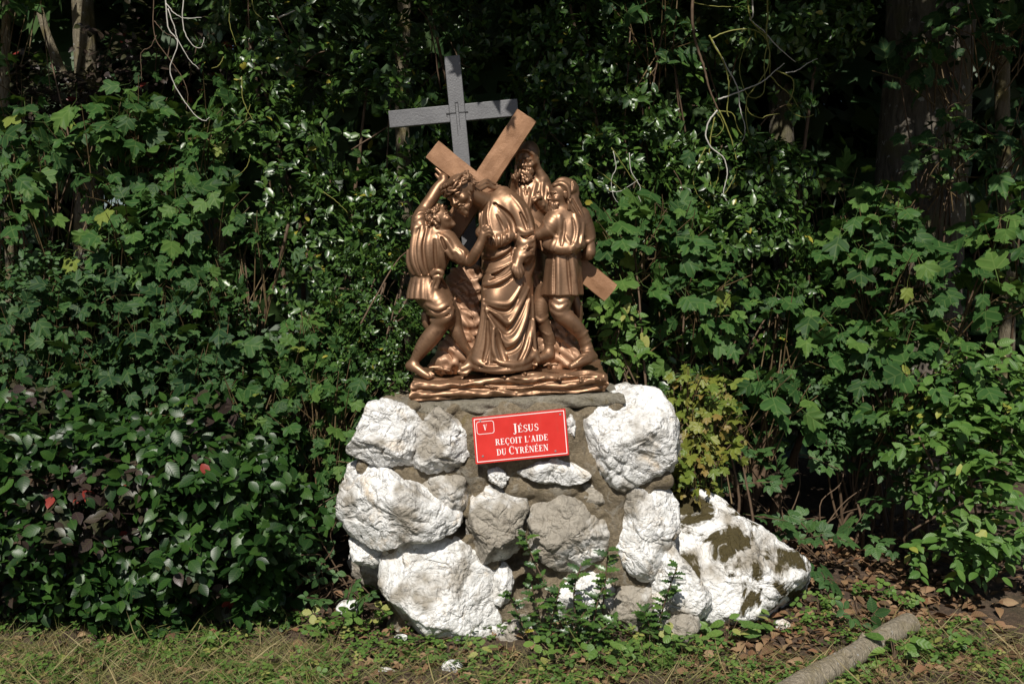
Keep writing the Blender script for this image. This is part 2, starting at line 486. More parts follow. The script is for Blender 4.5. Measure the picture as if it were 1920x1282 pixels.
    for i in range(18):      # short pointed beard
        a = -1.1 + 2.2 * (i % 9) / 8; low = i // 9
        sp.append(((.24 * math.sin(a), -.19 - .17 * math.cos(a), -.36 - .03 * low), (.10 * math.sin(a), -.30 - .10 * math.cos(a) * (1 - .4 * low), -.46 - .13 * (1 - abs(a) / 1.5) * (1 + low * .4)), .036, .016))
    for s in (-1, 1):
        sp += [((s * .02, -.43, -.2), (s * .16, -.34, -.30), .022, .008), ((s * .31, -.04, -.05), (s * .26, -.14, -.34), .04, .02)]
        for j in range(5): sp.append(((s * (.06 + .07 * j), -.26 + .1 * j, .36), (s * (.35 + .02 * j), -.06 + .10 * j, .08 - .03 * j), .055, .025))
    for j in range(9): sp.append(((-.28 + .07 * j, -.30 + .004 * j, .40), (-.36 + .09 * j, .34, .38), .06, .02))
    for j in range(7): sp.append(((-.3 + .1 * j, .30, .22), (-.28 + .095 * j, .42, -.02), .06, .03))
    locks(Cn, sp, rnd)
    me = k.mesh('robed_figure', M_BRONZE)
    # hair strands flowing over the shoulder
    o = add('robed_figure', me, sculpt, 'bearded robed figure stooping under the cross')
    kh = Clay(W(868, 372, .1), W(955, 325, .36), 0.0025)
    for i, pts in enumerate((((878, 338, .19, 4), (888, 346, .195, 4), (896, 351, .20, 4), (904, 347, .215, 3.6), (911, 343, .23, 3.4), (919, 347, .245, 3.2), (928, 351, .258, 2.8), (938, 349, .268, 2.2)),
                ((880, 344, .18, 3.6), (890, 352, .185, 3.6), (898, 356, .192, 3.4), (907, 352, .208, 3.2), (914, 349, .222, 3), (923, 353, .24, 2.6), (933, 354, .255, 2)),
                ((876, 333, .205, 4), (888, 340, .21, 4), (897, 345, .215, 3.6), (906, 341, .232, 3.4), (913, 338, .245, 3.2), (922, 343, .258, 2.6), (932, 346, .27, 2)))):
        kh.limb(pts, 1.5, 5)
    add('hair', kh.mesh('hair', M_BRONZE, 0), o, loc=(0, 0, 0))
    # crown of thorns: twisted rods round the brow
    parts = []
    for j in range(4):
        ph = j * 1.6; pts = []
        for i in range(29):
            a = 2 * math.pi * i / 28
            r = .43 + .045 * math.sin(5 * a + ph) ; zz = .25 + .06 * math.cos(5 * a + ph * 1.7) + .018 * (j - 2)
            pts.append(w(r * .92 * math.sin(a), .05 - r * 1.08 * math.cos(a), zz))
        parts.append(tube(pts, .042 * sc, 6, False))
    for i in range(16):
        a = 2 * math.pi * i / 16 + rnd.uniform(-.1, .1); r = .44
        p = w(r * .92 * math.sin(a), .05 - r * 1.08 * math.cos(a), .25 + rnd.uniform(-.05, .08))
        q = w((r + .1) * .92 * math.sin(a + .25), .05 - (r + .1) * 1.08 * math.cos(a + .25), .25 + rnd.uniform(-.12, .2))
        parts.append(tube([p, (p + q) / 2, q], [.018 * sc, .012 * sc, .002 * sc], 6, False))
    add('crown_of_thorns', mesh_np('crown_of_thorns', *merge(parts), M_BRONZE), o, loc=(0, 0, 0))
    return o
J = figure_robed()

# ---- left helper, seen from behind, one arm raised to the beam
def figure_left():
    rnd = random.Random(5)
    k = Clay(W(752, 718, 0.05) + np.array([-.02, 0, -.02]), W(930, 312, 0.42) + np.array([.02, 0, .04]), VX)
    # torso (back to the viewer)
    k.loft([row(424, 785, 826, .235, 16), row(436, 776, 845, .23, 25), row(452, 771, 853, .225, 31), row(475, 766, 848, .225, 33), row(498, 764, 838, .23, 33), row(512, 767, 832, .235, 31), row(522, 772, 830, .24, 28)], .02)
    # raised left arm
    k.limb([(787, 432, .24, 15), (788, 412, .25, 13), (797, 392, .27, 12), (809, 374, .28, 11.5), (822, 352, .295, 10), (832, 341, .30, 8), (832, 334, .305, 8)], 8)
    k.limb([(788, 428, .235, 16), (787, 412, .24, 13.5), (791, 403, .25, 12.5)], 6)
    k.ridge([(779, 408), (787, 400), (799, 400), (806, 405)], 4.5, 3, .3)
    k.ridge([(778, 415), (790, 408), (803, 410)], 3.5, 3, .3)
    for pts in ([(832, 334, .305, 5), (826, 325, .315, 3.6), (818, 317, .32, 2.8)], [(834, 334, .31, 4.5), (830, 322, .325, 3.4), (824, 314, .335, 2.8)], [(836, 336, .315, 4.2), (835, 324, .33, 3.2), (831, 315, .345, 2.6)], [(828, 338, .30, 4), (821, 332, .305, 3.2), (817, 327, .31, 2.5)]): k.limb(pts, 2, 3)
    # right arm reaching to the robed figure
    k.limb([(836, 452, .215, 21), (852, 470, .19, 18), (866, 480, .17, 15)], 8)
    k.limb([(858, 476, .18, 12), (880, 490, .15, 9.5), (893, 472, 0.120, 9.5), (903, 452, 0.115, 8), (907, 440, 0.115, 8.5)], 6)
    k.ridge([(860, 466), (869, 474), (868, 488), (858, 494)], 4, 3, .3); k.ridge([(855, 470), (863, 480), (858, 490)], 3, 3, .3)
    k.blob(909, 436, 0.115, 9.5, 7, 10, 3, 15)
    for pts in ([(905, 432, 0.110, 3.8), (903, 416, 0.108, 3.5), (904, 403, 0.110, 3.1), (905, 398, 0.112, 2.7)], [(908, 428, 0.104, 3.6), (912, 424, 0.100, 3.4), (918, 427, 0.102, 3.0)], [(910, 432, 0.102, 3.6), (916, 428, 0.098, 3.4), (921, 432, 0.100, 2.9)], [(911, 437, 0.102, 3.5), (918, 434, 0.098, 3.3), (923, 438, 0.100, 2.8)], [(911, 442, 0.104, 3.3), (917, 440, 0.100, 3.0), (921, 443, 0.102, 2.6)]): k.limb(pts, 1.4, 3)
    # back folds
    for pts, r in (([(778, 428), (773, 460), (775, 490), (786, 515)], 5), ([(792, 425), (785, 455), (786, 490), (796, 514)], 5), ([(808, 430), (802, 460), (806, 492), (812, 512)], 4.5), ([(838, 452), (830, 480), (832, 500), (826, 514)], 5), ([(822, 440), (838, 452), (850, 472)], 4), ([(824, 448), (834, 466), (846, 484)], 3.5), ([(764, 470), (766, 495), (776, 516)], 4)): k.ridge(pts, r, 5, .3)
    for pts in ([(785, 430), (779, 460), (781, 490), (790, 514)], [(800, 428), (794, 460), (797, 495), (803, 513)], [(815, 450), (816, 480), (819, 508)], [(828, 446), (836, 470), (838, 492)]): k.groove(pts, 3, 4, -.05)
    # girdle and knot
    k.groove([(764, 512), (785, 519), (810, 518), (830, 514)], 3.2, 3, 0)
    k.limb([(812, 514, .165, 6), (820, 508, .155, 5), (828, 511, .155, 5), (826, 518, .16, 4), (815, 520, .16, 4.5)], 2)
    k.limb([(818, 518, .16, 4), (813, 532, .16, 3.6), (808, 546, .16, 3)], 2); k.limb([(822, 518, .16, 4), (822, 530, .16, 3.4), (818, 540, .16, 3)], 2)
    # pleated skirt
    def fold(th, z): return 0.0085 * np.abs(np.sin(th * 8.5 + 0.3)) * (1.05 - z) - 0.003
    k.loft([row(516, 770, 830, .235, 28), row(530, 767, 832, .235, 31), row(548, 764, 836, .235, 35), row(560, 764, 838, .235, 37)], .006, fold)
    k.ridge([(828, 520), (836, 540), (840, 556)], 4, 4, .3)
    # breeches
    k.limb([(805, 552, .22, 26), (825, 575, .19, 24), (834, 592, .175, 19)], 8); k.limb([(822, 555, .24, 22), (842, 580, .22, 16), (852, 598, .21, 12)], 8)
    for pts, r in (([(802, 572), (820, 580), (838, 572), (846, 560)], 4), ([(802, 588), (820, 590), (838, 584), (848, 568)], 4.5), ([(808, 600), (826, 604), (842, 596), (850, 578)], 5), ([(800, 600), (806, 612), (812, 618)], 4)): k.ridge(pts, r, 4, .3)
    for pts in ([(806, 580), (822, 585), (842, 576)], [(808, 594), (824, 597), (842, 590)]): k.groove(pts, 2.4, 3, 0)
    k.limb([(798, 590, .26, 8), (800, 606, .26, 8), (806, 618, .26, 5)], 4)
    # legs
    k.limb([(832, 598, .18, 16), (824, 613, .18, 15), (808, 632, .185, 16), (794, 650, .19, 14), (781, 670, .195, 9.5), (775, 681, .195, 8.5)], 8)
    k.limb([(768, 686, .195, 8), (780, 690, .18, 8.5), (793, 699, .165, 7.5), (803, 705, .155, 6)], 6)
    for tx, ty in ((803, 707), (806, 706), (809, 705), (811, 703), (813, 701)): k.limb([(tx - 6, ty - 3, .158, 3.2), (tx, ty + 1, .15, 2.8)], 1.5, 2)
    k.limb([(846, 590, .22, 14), (853, 606, .21, 11), (858, 626, .21, 12), (868, 645, .215, 9.5), (880, 662, .22, 7.5), (886, 674, .22, 8)], 7)
    k.limb([(884, 676, .22, 8), (878, 684, .205, 8), (870, 690, .19, 6)], 5)
    # head, looking up to the right, away
    k.limb([(815, 436, .22, 15), (822, 428, .21, 13)], 6)
    w, E, Cn, sc = head(k, 827, 411, .205, 50, 78, -22, 6)
    sp = []
    for i in range(60):
        a = rnd.uniform(-math.pi, math.pi); zz = rnd.uniform(-.32, .42)
        if math.cos(a) > .1 and zz < .22: continue       # leave the face free
        r = math.sqrt(max(.05, 1 - ((zz - .08) / .45) ** 2))
        p = np.array([.37 * r * math.sin(a), .06 - .43 * r * math.cos(a), zz + .05])
        q = p + np.array([rnd.uniform(-.12, .12), rnd.uniform(-.1, .1), rnd.uniform(-.16, .02)])
        sp.append((p, q, .06, .045))
    locks(Cn, sp, rnd, .012)
    o = add('left_helper_figure', k.mesh('helper_figure', M_BRONZE), sculpt, 'curly haired figure in short tunic seen from behind, reaching up')
    o.name = 'helper_figure'
    return o
figure_left()

# ---- right carrier in a headcloth, seen from behind
def figure_right():
    rnd = random.Random(8)
    k = Clay(W(988, 712, 0.05) + np.array([-.02, 0, -.03]), W(1130, 330, 0.45) + np.array([.03, 0, .03]), VX)
    k.loft([row(384, 1046, 1082, .27, 16), row(396, 1036, 1092, .265, 25), row(415, 1030, 1099, .255, 32), row(440, 1030, 1098, .25, 35), row(460, 1024, 1094, .245, 36), row(472, 1027, 1088, .25, 30)], .02)
    # left sleeve and arm
    k.limb([(1052, 403, .24, 21), (1037, 420, .21, 20), (1029, 432, .195, 15)], 8)
    k.limb([(1030, 428, .205, 12), (1014, 438, .20, 11), (1004, 440, .215, 10), (1000, 428, .25, 9)], 6)
    k.ridge([(1019, 414), (1027, 430), (1038, 442), (1046, 446)], 3.2, 2.5, .3)
    # right sleeve and elbow
    k.limb([(1086, 408, .26, 20), (1098, 430, .26, 16), (1102, 444, .26, 14)], 8)
    k.limb([(1102, 446, .26, 11), (1105, 466, .25, 11), (1104, 476, .25, 11), (1095, 478, .29, 9)], 5)
    k.ridge([(1088, 452), (1098, 456), (1112, 448)], 3, 2.5, .2)
    # blouse folds
    k.limb([(1027, 458, .215, 11), (1045, 466, .18, 12), (1068, 466, .175, 12), (1088, 458, .2, 10)], 7)
    for pts, r in (([(1050, 405), (1050, 430), (1046, 452), (1040, 468)], 3), ([(1078, 402), (1084, 428), (1080, 452), (1070, 470)], 3.4), ([(1094, 420), (1092, 442), (1084, 464)], 3), ([(1042, 445), (1036, 458), (1034, 468)], 3), ([(1055, 435), (1066, 454), (1082, 464)], 3)): k.ridge(pts, r, 5, .35)
    for pts in ([(1058, 412), (1057, 436), (1053, 460)], [(1074, 410), (1077, 432), (1072, 458)], [(1088, 430), (1086, 455)]): k.groove(pts, 2.2, 3.5, -.1)
    k.groove([(1022, 472), (1045, 478), (1068, 477), (1090, 469)], 3, 3, 0)
    # skirt
    def fold(th, z): return 0.0065 * np.sin(th * 6 + 1.2) * (1.1 - z * .8)
    k.loft([row(471, 1027, 1088, .25, 30), row(490, 1024, 1089, .25, 34), row(520, 1021, 1090, .25, 38), row(553, 1018, 1092, .25, 42)], .008, fold)
    for pts, r in (([(1046, 479), (1047, 515), (1048, 552)], 3.4), ([(1072, 478), (1077, 515), (1082, 551)], 3.4)): k.ridge(pts, r, 5, .35)
    for pts in ([(1040, 484), (1039, 520), (1039, 552)], [(1064, 482), (1067, 520), (1070, 552)]): k.groove(pts, 2.8, 3, 0)
    # legs
    k.limb([(1022, 548, .29, 18), (1014, 572, .28, 16), (1014, 592, .275, 14), (1021, 612, .28, 11.5), (1029, 630, .285, 11.5), (1031, 650, .285, 10.5), (1028, 664, .28, 11)], 7)
    k.limb([(1030, 666, .275, 10), (1018, 671, .25, 9), (1008, 674, .23, 7)], 5)
    k.ridge([(1005, 595), (1014, 602), (1027, 592)], 4.5, 3, .3); k.ridge([(1018, 622), (1029, 628), (1041, 620)], 3, 2, .3); k.ridge([(1020, 640), (1030, 645), (1041, 640)], 2.5, 2, .4)
    k.limb([(1056, 545, .24, 22), (1050, 572, .21, 20), (1052, 590, .195, 15), (1066, 600, .2, 15), (1080, 614, .215, 14), (1091, 628, .225, 11.5), (1098, 645, .23, 11), (1102, 660, .225, 11.5)], 8)
    k.limb([(1112, 669, .225, 8.5), (1100, 672, .20, 11), (1085, 680, .175, 9), (1072, 687, .155, 6)], 6)
    for pts, r in (([(1035, 570), (1048, 580), (1062, 570)], 5), ([(1034, 582), (1050, 590), (1072, 585)], 5.5), ([(1038, 560), (1052, 566), (1066, 560)], 4), ([(1082, 634), (1093, 628), (1102, 620)], 3.5), ([(1086, 645), (1096, 644), (1108, 636)], 3), ([(1088, 656), (1098, 656), (1110, 650)], 3), ([(1086, 668), (1096, 664), (1106, 662)], 2.6), ([(1084, 676), (1092, 670), (1100, 668)], 2.4)): k.ridge(pts, r, 3, .35)
    # trailing cloth behind the knee
    k.limb([(1078, 560, .27, 8), (1084, 580, .27, 8), (1086, 600, .275, 6)], 4)
    # head in profile to the left
    k.limb([(1062, 394, .26, 17), (1057, 380, .25, 15)], 6)
    w, E, Cn, sc = head(k, 1051, 366, .235, 57, -66, 2, 0)
    sp = []
    for i in range(24):
        a = -1.3 + 2.6 * (i % 12) / 11; low = i // 12
        sp.append(((.27 * math.sin(a), -.2 - .18 * math.cos(a), -.28 - .04 * low), (.2 * math.sin(a), -.24 - .2 * math.cos(a), -.5 - .06 * low), .042, .02))
    for s in (-1, 1): sp += [((s * .02, -.43, -.2), (s * .17, -.33, -.32), .03, .01)]
    locks(Cn, sp, rnd, .015)
    o = add('carrier_figure', k.mesh('carrier_figure', M_BRONZE), sculpt, 'bearded figure in belted tunic and boots holding the cross stem')
    # headcloth
    kc = Clay(W(1025, 425, .1), W(1112, 328, .42), 0.0025)
    k2 = kc
    m = sc
    Rn = np.array(Matrix.Rotation(math.radians(-70), 3, 'Z'))
    kc.ell(w(0, .17, .21), np.array((.41, .45, .35)) * sc, .02 * sc, Rn)
    kc.ell(w(0, -.60, -.06), np.array((.75, .55, .36)) * sc, .03 * sc, Rn, True)
    kc.limb([(1040, 348, .20, 3.4), (1052, 344, .195, 4), (1064, 352, .19, 4), (1068, 372, .19, 3.6), (1066, 392, .195, 3)], 3)
    kc.limb([(1040, 346, .205, 3.6), (1052, 337, .22, 4.5), (1066, 342, .225, 5), (1074, 354, .225, 5)], 4)
    kc.limb([(1058, 338, .24, 5), (1072, 346, .24, 6), (1080, 362, .24, 6), (1076, 374, .23, 5)], 4)
    for pts in (((1072, 368, .23, 8), (1078, 385, .225, 8), (1088, 402, .22, 7), (1097, 420, .225, 4)), ((1066, 372, .215, 6), (1072, 388, .205, 6), (1082, 404, .205, 5), (1092, 424, .215, 3)), ((1078, 370, .24, 6), (1086, 388, .24, 6), (1095, 408, .245, 4))): kc.limb(pts, 3)
    for pts in ([(1072, 340), (1072, 356), (1068, 376)], [(1066, 376), (1074, 392), (1086, 412)], [(1074, 374), (1082, 390), (1092, 410)]): kc.groove(pts, 1.8, 2, 0)
    add('headcloth', kc.mesh('headcloth', M_BRONZE, 1), o, loc=(0, 0, 0))
    return o
figure_right()

# ---- rear elder raising a finger
def figure_rear():
    rnd = random.Random(12)
    k = Clay(W(945, 560, .25), W(1045, 255, .6), VX)
    k.loft([row(328, 985, 1012, .47, 12), row(340, 972, 1022, .46, 20), row(365, 962, 1030, .45, 26), row(400, 962, 1034, .45, 30), row(450, 965, 1030, .45, 32), row(560, 965, 1030, .45, 34)], .015)
    k.limb([(1018, 345, .45, 14), (1028, 372, .43, 13), (1024, 390, .40, 12), (1012, 380, .37, 8), (1008, 372, .36, 7)], 6)
    k.limb([(972, 345, .46, 14), (962, 370, .44, 12), (962, 350, .41, 9), (964, 340, .395, 8)], 5)
    k.blob(965, 335, .385, 8, 6, 8, 2)
    for pts in ([(967, 331, .375, 3.4), (967, 320, .37, 3), (967, 311, .372, 2.4)], [(962, 332, .375, 3.2), (959, 327, .37, 2.8), (961, 334, .365, 2.5)], [(970, 332, .375, 3), (974, 324, .37, 2.6), (975, 319, .37, 2.3)], [(965, 334, .37, 3), (963, 329, .362, 2.8), (966, 336, .36, 2.4)]): k.limb(pts, 1.2, 3)
    k.blob(1009, 370, .35, 8, 6, 6, 2)
    for i, pts in enumerate(([(1005, 368, .35, 2.8), (999, 372, .345, 2.6), (998, 376, .345, 2.2)], [(1008, 372, .345, 2.8), (1002, 377, .34, 2.5)], [(1011, 365, .35, 2.6), (1012, 359, .35, 2.2)], [(1006, 365, .35, 2.6), (1008, 359, .345, 2.3)])): k.limb(pts, 1.2, 3)
    for pts, r in (([(978, 350), (984, 375), (988, 400)], 4), ([(1004, 345), (996, 375), (990, 400)], 4), ([(1018, 340), (1016, 360), (1020, 385)], 4), ([(1028, 352), (1030, 375), (1026, 398)], 3.5), ([(970, 350), (972, 380), (980, 420)], 3)): k.ridge(pts, r, 4, .35)
    k.ridge([(980, 357), (993, 360)], 3.5, 2, .4); k.groove([(984, 352), (986, 366)], 2, 2, 0); k.groove([(992, 352), (991, 366)], 2, 2, 0)
    w, E, Cn, sc = head(k, 990, 302, .435, 54, -24, 10, 0)
    sp = []
    for i in range(34):
        a = -1.2 + 2.4 * (i % 17) / 16; low = i // 17
        sp.append(((.25 * math.sin(a), -.2 - .18 * math.cos(a), -.27 - .08 * low), (.22 * math.sin(a), -.26 - .2 * math.cos(a), -.56 - .14 * low * (1 - abs(a) / 2)), .05, .035))
    for s in (-1, 1): sp += [((s * .02, -.44, -.2), (s * .2, -.34, -.36), .035, .015)]
    locks(Cn, sp, rnd, .012)
    # hood and brow band
    Rn = np.array(Matrix.Rotation(math.radians(-24), 3, 'Z'))
    k.ell(w(0, .14, .24), np.array((.36, .42, .44)) * sc, .05 * sc, Rn)
    Cn([(-.33, -.16, -.05), (-.32, -.24, .22), (-.18, -.33, .37), (0, -.36, .42), (.18, -.33, .37), (.32, -.24, .22), (.33, -.16, -.05)], [.06, .06, .06, .06, .06, .06, .06], .08)
    for s_ in (-1, 1): Cn([(s_ * .33, -.10, .0), (s_ * .36, .02, -.3), (s_ * .44, .1, -.6)], [.08, .12, .2], .12)
    return add('elder_figure', k.mesh('elder_figure', M_BRONZE), sculpt, 'hooded bearded elder behind the beam raising one finger')
figure_rear()

# ---- wooden cross of the sculpture: two slanted beams
def beam(name, p0, p1, width, y0, y1, th, ragged=0.004, seed=0):
    """board between two picture points, standing at depths y0..y1"""
    a, b = W(*p0, y0), W(*p1, y1)
    d = b - a; Ln = np.linalg.norm(d); d /= Ln
    n = np.array([0, -1.0, 0]); n -= d * (n @ d); n /= np.linalg.norm(n)
    s = np.cross(d, n)
    rnd = random.Random(seed)
    nl, nw = 40, 10
    v, f = [], []
    def ring(t):
        out = []
        prof = [(-1, 1), (-.5, 1), (0, 1), (.5, 1), (1, 1), (1, 0), (1, -1), (0, -1), (-1, -1), (-1, 0)]
        for i, (x, q) in enumerate(prof):
            e = 0.94 if abs(x) == 1 and abs(q) == 1 else 1
            jit = mnoise.noise(Vector((t * 9 + seed * 7, i * 1.7, 3.1))) * 0.0035
            endj = (mnoise.noise(Vector((x * 3, q * 2, seed + 5.0))) * ragged * 2) if t in (0, 1) else 0
            out.append(a + d * (t * Ln + endj) + s * (x * width / 2 * e + jit) + n * (q * th / 2 * e + jit * .6))
        return out
    ts = np.linspace(0, 1, nl)
    for t in ts: v += ring(float(t))
    m = 10
    for i in range(nl - 1):
        for j in range(m):
            f.append((i * m + j, i * m + (j + 1) % m, (i + 1) * m + (j + 1) % m, (i + 1) * m + j))
    f.append(tuple(range(m))[::-1]); f.append(tuple((nl - 1) * m + j for j in range(m)))
    me = mesh_py(name, v, f, M_BEAM, False)
    return add(name, me, crossw)
crossw = add('slanted_cross', beam_me := None or mesh_py('cross_joint', [W(893, 345, .35) + np.array(p) * .02 for p in ((-1, -1, -1), (1, -1, -1), (1, 1, -1), (-1, 1, -1), (-1, -1, 1), (1, -1, 1), (1, 1, 1), (-1, 1, 1))], [(0, 3, 2, 1), (4, 5, 6, 7), (0, 1, 5, 4), (1, 2, 6, 5), (2, 3, 7, 6), (3, 0, 4, 7)], M_BEAM), sculpt, 'wooden cross of two copper brown beams')
crossw.location = -sculpt.location
def reparent_beam(o): o.location = (0, 0, 0)
reparent_beam(beam('cross_beam', (988, 218), (841, 440), .108, .33, .35, .06, .004, 1))
reparent_beam(beam('cross_stem', (811, 281), (1144, 549), .099, .335, .335, .056, .004, 2))

# ---- rocky base and backing rocks
def statue_base():
    k = Clay(W(752, 765, .05) + np.array([-.02, 0, -.02]), W(1156, 655, .56) + np.array([.03, 0, .03]), 0.003)
    X, Y, Z = k.grid((slice(None),) * 3)
    zb = W(955, 744, .12)[2] + 0.052 * (X - W(955, 744, .12)[0])
    x0, x1 = W(768, 740, .12)[0], W(1140, 740, .12)[0]
    from_z = Z - zb
    wz = from_z + 0.007 * np.sin(X * 9 + 1) + 0.004 * np.sin(X * 27) + 0.02 * np.clip(np.sin(X * 5.3 + 2), -.3, .3)
    strata = 0.012 * np.abs(np.sin(wz * 80 + 1.2 * np.sin(X * 6))) * (.45 + .55 * np.sin(X * 8 + 2.5 * np.sin(wz * 30 + 1)) ** 2) + 0.008 * np.sin(X * 21 + wz * 70) * np.sin(X * 9 + 1) - 0.008 + 0.003 * np.sin(X * 55 + wz * 130) + 0.003 * np.sin(X * 90 - wz * 60)
    ztop = 0.092 + 0.010 * np.sin(X * 11 + 1) + 0.10 * np.clip(Y - .2, 0, .3) + 0.004 * np.sin(Y * 40 + X * 18)
    d = np.maximum(np.maximum(x0 - X, X - x1) - strata * .6, np.maximum(.115 - Y, Y - .50) - strata)
    dz = np.maximum(-from_z, from_z - ztop)
    hh = np.maximum(.02 - np.abs(d - dz), 0) / .02
    k.f[:] = np.minimum(np.maximum(d, dz) + hh * hh * .005, k.C)
    # lip of long stones in front, blossoms and leaf tufts
    for pts, r in (([(778, 722), (820, 726), (850, 720), (866, 706)], 6), ([(866, 722), (900, 716), (940, 712), (985, 715), (1020, 708)], 5), ([(960, 728), (1010, 722), (1060, 724), (1100, 716), (1134, 712)], 5), ([(790, 742), (850, 738), (920, 740)], 4.5), ([(1000, 735), (1050, 732), (1125, 728)], 4), ([(1060, 702), (1100, 698), (1132, 704)], 5), ([(778, 706), (800, 712), (840, 712)], 5)): k.ridge(pts, r, 4, .25)
    for pts in ([(775, 732), (830, 730), (880, 728), (930, 730)], [(880, 714), (930, 722), (990, 722), (1040, 714)], [(970, 738), (1030, 730), (1080, 732), (1135, 722)], [(1010, 714), (1060, 714), (1120, 706)]): k.groove(pts, 3, 3, 0)
    rnd = random.Random(2)
    for cx, cy in ((868, 708), (946, 706), (1049, 710), (1089, 714), (1126, 712), (912, 700), (985, 700)):
        for j in range(6):
            a = rnd.uniform(0, 6.28); q = rnd.uniform(4, 10)
            k.ridge([(cx, cy), (cx + .6 * q * math.cos(a), cy + .4 * q * math.sin(a)), (cx + q * math.cos(a), cy + .6 * q * math.sin(a))], 1.9, 1.2, -.1, n=3)
        k.ridge([(cx - 2, cy), (cx + 2, cy + 1)], 3, 1, 0, n=2)
    # tufts and leaves between the feet
    for cx, cy in ((832, 700), (820, 696), (900, 694), (925, 697), (1000, 690), (1030, 690)):
        for j in range(5): k.limb([(cx + rnd.uniform(-4, 4), cy, .18, 2.6), (cx + rnd.uniform(-10, 10), cy - 8, .17, 2.4), (cx + rnd.uniform(-16, 16), cy - 4 - rnd.uniform(0, 5), .165, 1.6)], 1.2, 3)
    return add('rocky_base', k.mesh('rocky_base', M_BRONZE), sculpt)
statue_base()
def backing(name, blobs, grooves, seed):
    xs = [b[0] for b in blobs]; ys = [b[1] for b in blobs]
    k = Clay(W(min(xs) - 55, max(ys) + 75, .1), W(max(xs) + 55, min(ys) - 75, .6), 0.0035)
    for b in blobs: k.blob(*b)
    X, Y, Z = k.grid((slice(None),) * 3)
    k.f += (0.006 * np.sin(X * 61 + 2.1 * np.sin(Z * 40) + seed) * np.sin(Z * 47 + 1.3 * np.sin(X * 33)) + 0.004 * np.sin(Z * 120 + 4 * np.sin(X * 25)) + 0.003 * np.sin(X * 150 + Z * 70 + Y * 90)).astype(np.float32)
    for g in grooves: k.groove(g, 2.2, 2, 0)
    return add(name, k.mesh(name, M_ROCKBRONZE), sculpt)
M_ROCKBRONZE = mat_bronze('rock_bronze_paint', (0.33, 0.18, 0.10), (0.50, 0.31, 0.20), 0.35, 0.5, 0.5)
backing('backing_rock', [(868, 545, .37, 34, 14, 46, 8, 10), (872, 600, .36, 36, 18, 40, 8), (860, 660, .30, 40, 30, 38, 8), (835, 680, .28, 30, 25, 24, 6), (885, 520, .38, 18, 12, 26, 6, -20)],
        [[(846, 540), (870, 528), (895, 522)], [(850, 560), (875, 548), (898, 545)], [(858, 580), (880, 585), (892, 610)], [(865, 640), (890, 645), (895, 660)], [(840, 660), (850, 680), (846, 700)], [(855, 655), (862, 680)]], 1)
backing('backing_rock', [(1045, 650, .33, 44, 24, 52, 8), (1010, 620, .36, 26, 16, 50, 8), (1068, 600, .35, 22, 18, 52, 8, -10), (1000, 560, .38, 24, 14, 60, 8), (1075, 670, .3, 28, 24, 26, 8)],
        [[(1035, 600), (1050, 640), (1045, 690)], [(1055, 640), (1070, 660), (1075, 680)], [(1000, 640), (1015, 650), (1012, 670)]], 2)
# ------------------------------------------------------------------ ground sheet
def ground_z(x, y):
    return 0.02 * math.sin(x * 1.7 + 1) * math.sin(y * 1.3) + 0.012 * math.sin(x * 5 + y * 3) + 0.10 * max(0.0, min(1.0, (y + 0.15) / 0.9)) + 0.06 * max(0.0, min(1.0, (y - 0.6) / 2.0)) + 0.03 * max(0, y - 3)
def ground_y(py):
    """depth at which the ground is seen at picture height py"""
    best = min(np.arange(-.6, 6, .02), key=lambda y: abs(W(960, py, y)[2] - ground_z(0, y)))
    return float(best)
def mat_ground():
    m, t, b = nodes('forest_soil')
    pos = geo_pos(t)
    n1 = noise_tex(t, 2.2, 5, 0.6, pos); n2 = noise_tex(t, 38, 6, 0.7, pos); n3 = noise_tex(t, 150, 3, 0.6, pos)
    c = ramp(t, n2, [(0.3, (0.035, 0.022, 0.013)), (0.5, (0.10, 0.062, 0.038)), (0.68, (0.20, 0.13, 0.085))])
    c = mix(t, ramp(t, n1, [(0.5, (0, 0, 0)), (0.65, (0.5, 0.5, 0.5))]), c, (0.07, 0.065, 0.025))
    L(t, c, b.inputs['Base Color']); b.inputs['Roughness'].default_value = 0.95
    a = N(t, 'ShaderNodeMath', operation='ADD'); L(t, n2, a.inputs[0]); L(t, n3, a.inputs[1])
    bump(t, b, a.outputs[0], 0.9, 0.03)
    return m
def build_ground():
    xs = np.concatenate([np.linspace(-60, -3.2, 20), np.linspace(-3, 3, 121), np.linspace(3.2, 60, 20)])
    ys = np.concatenate([np.linspace(-40, -1.2, 14), np.linspace(-1, 4, 101), np.linspace(4.3, 80, 22)])
    v = np.array([(x, y, ground_z(x, y) + (0.016 * mnoise.noise(Vector((x * 7, y * 7, 0))) + 0.01 * mnoise.noise(Vector((x * 21, y * 21, 3))) if abs(x) < 3.1 and -1.1 < y < 4.1 else 0)) for y in ys for x in xs])
    nx = len(xs)
    f = [(j * nx + i, j * nx + i + 1, (j + 1) * nx + i + 1, (j + 1) * nx + i) for j in range(len(ys) - 1) for i in range(nx - 1)]
    add('ground', mesh_np('ground', v, f, mat_ground()), kind='structure')
build_ground()

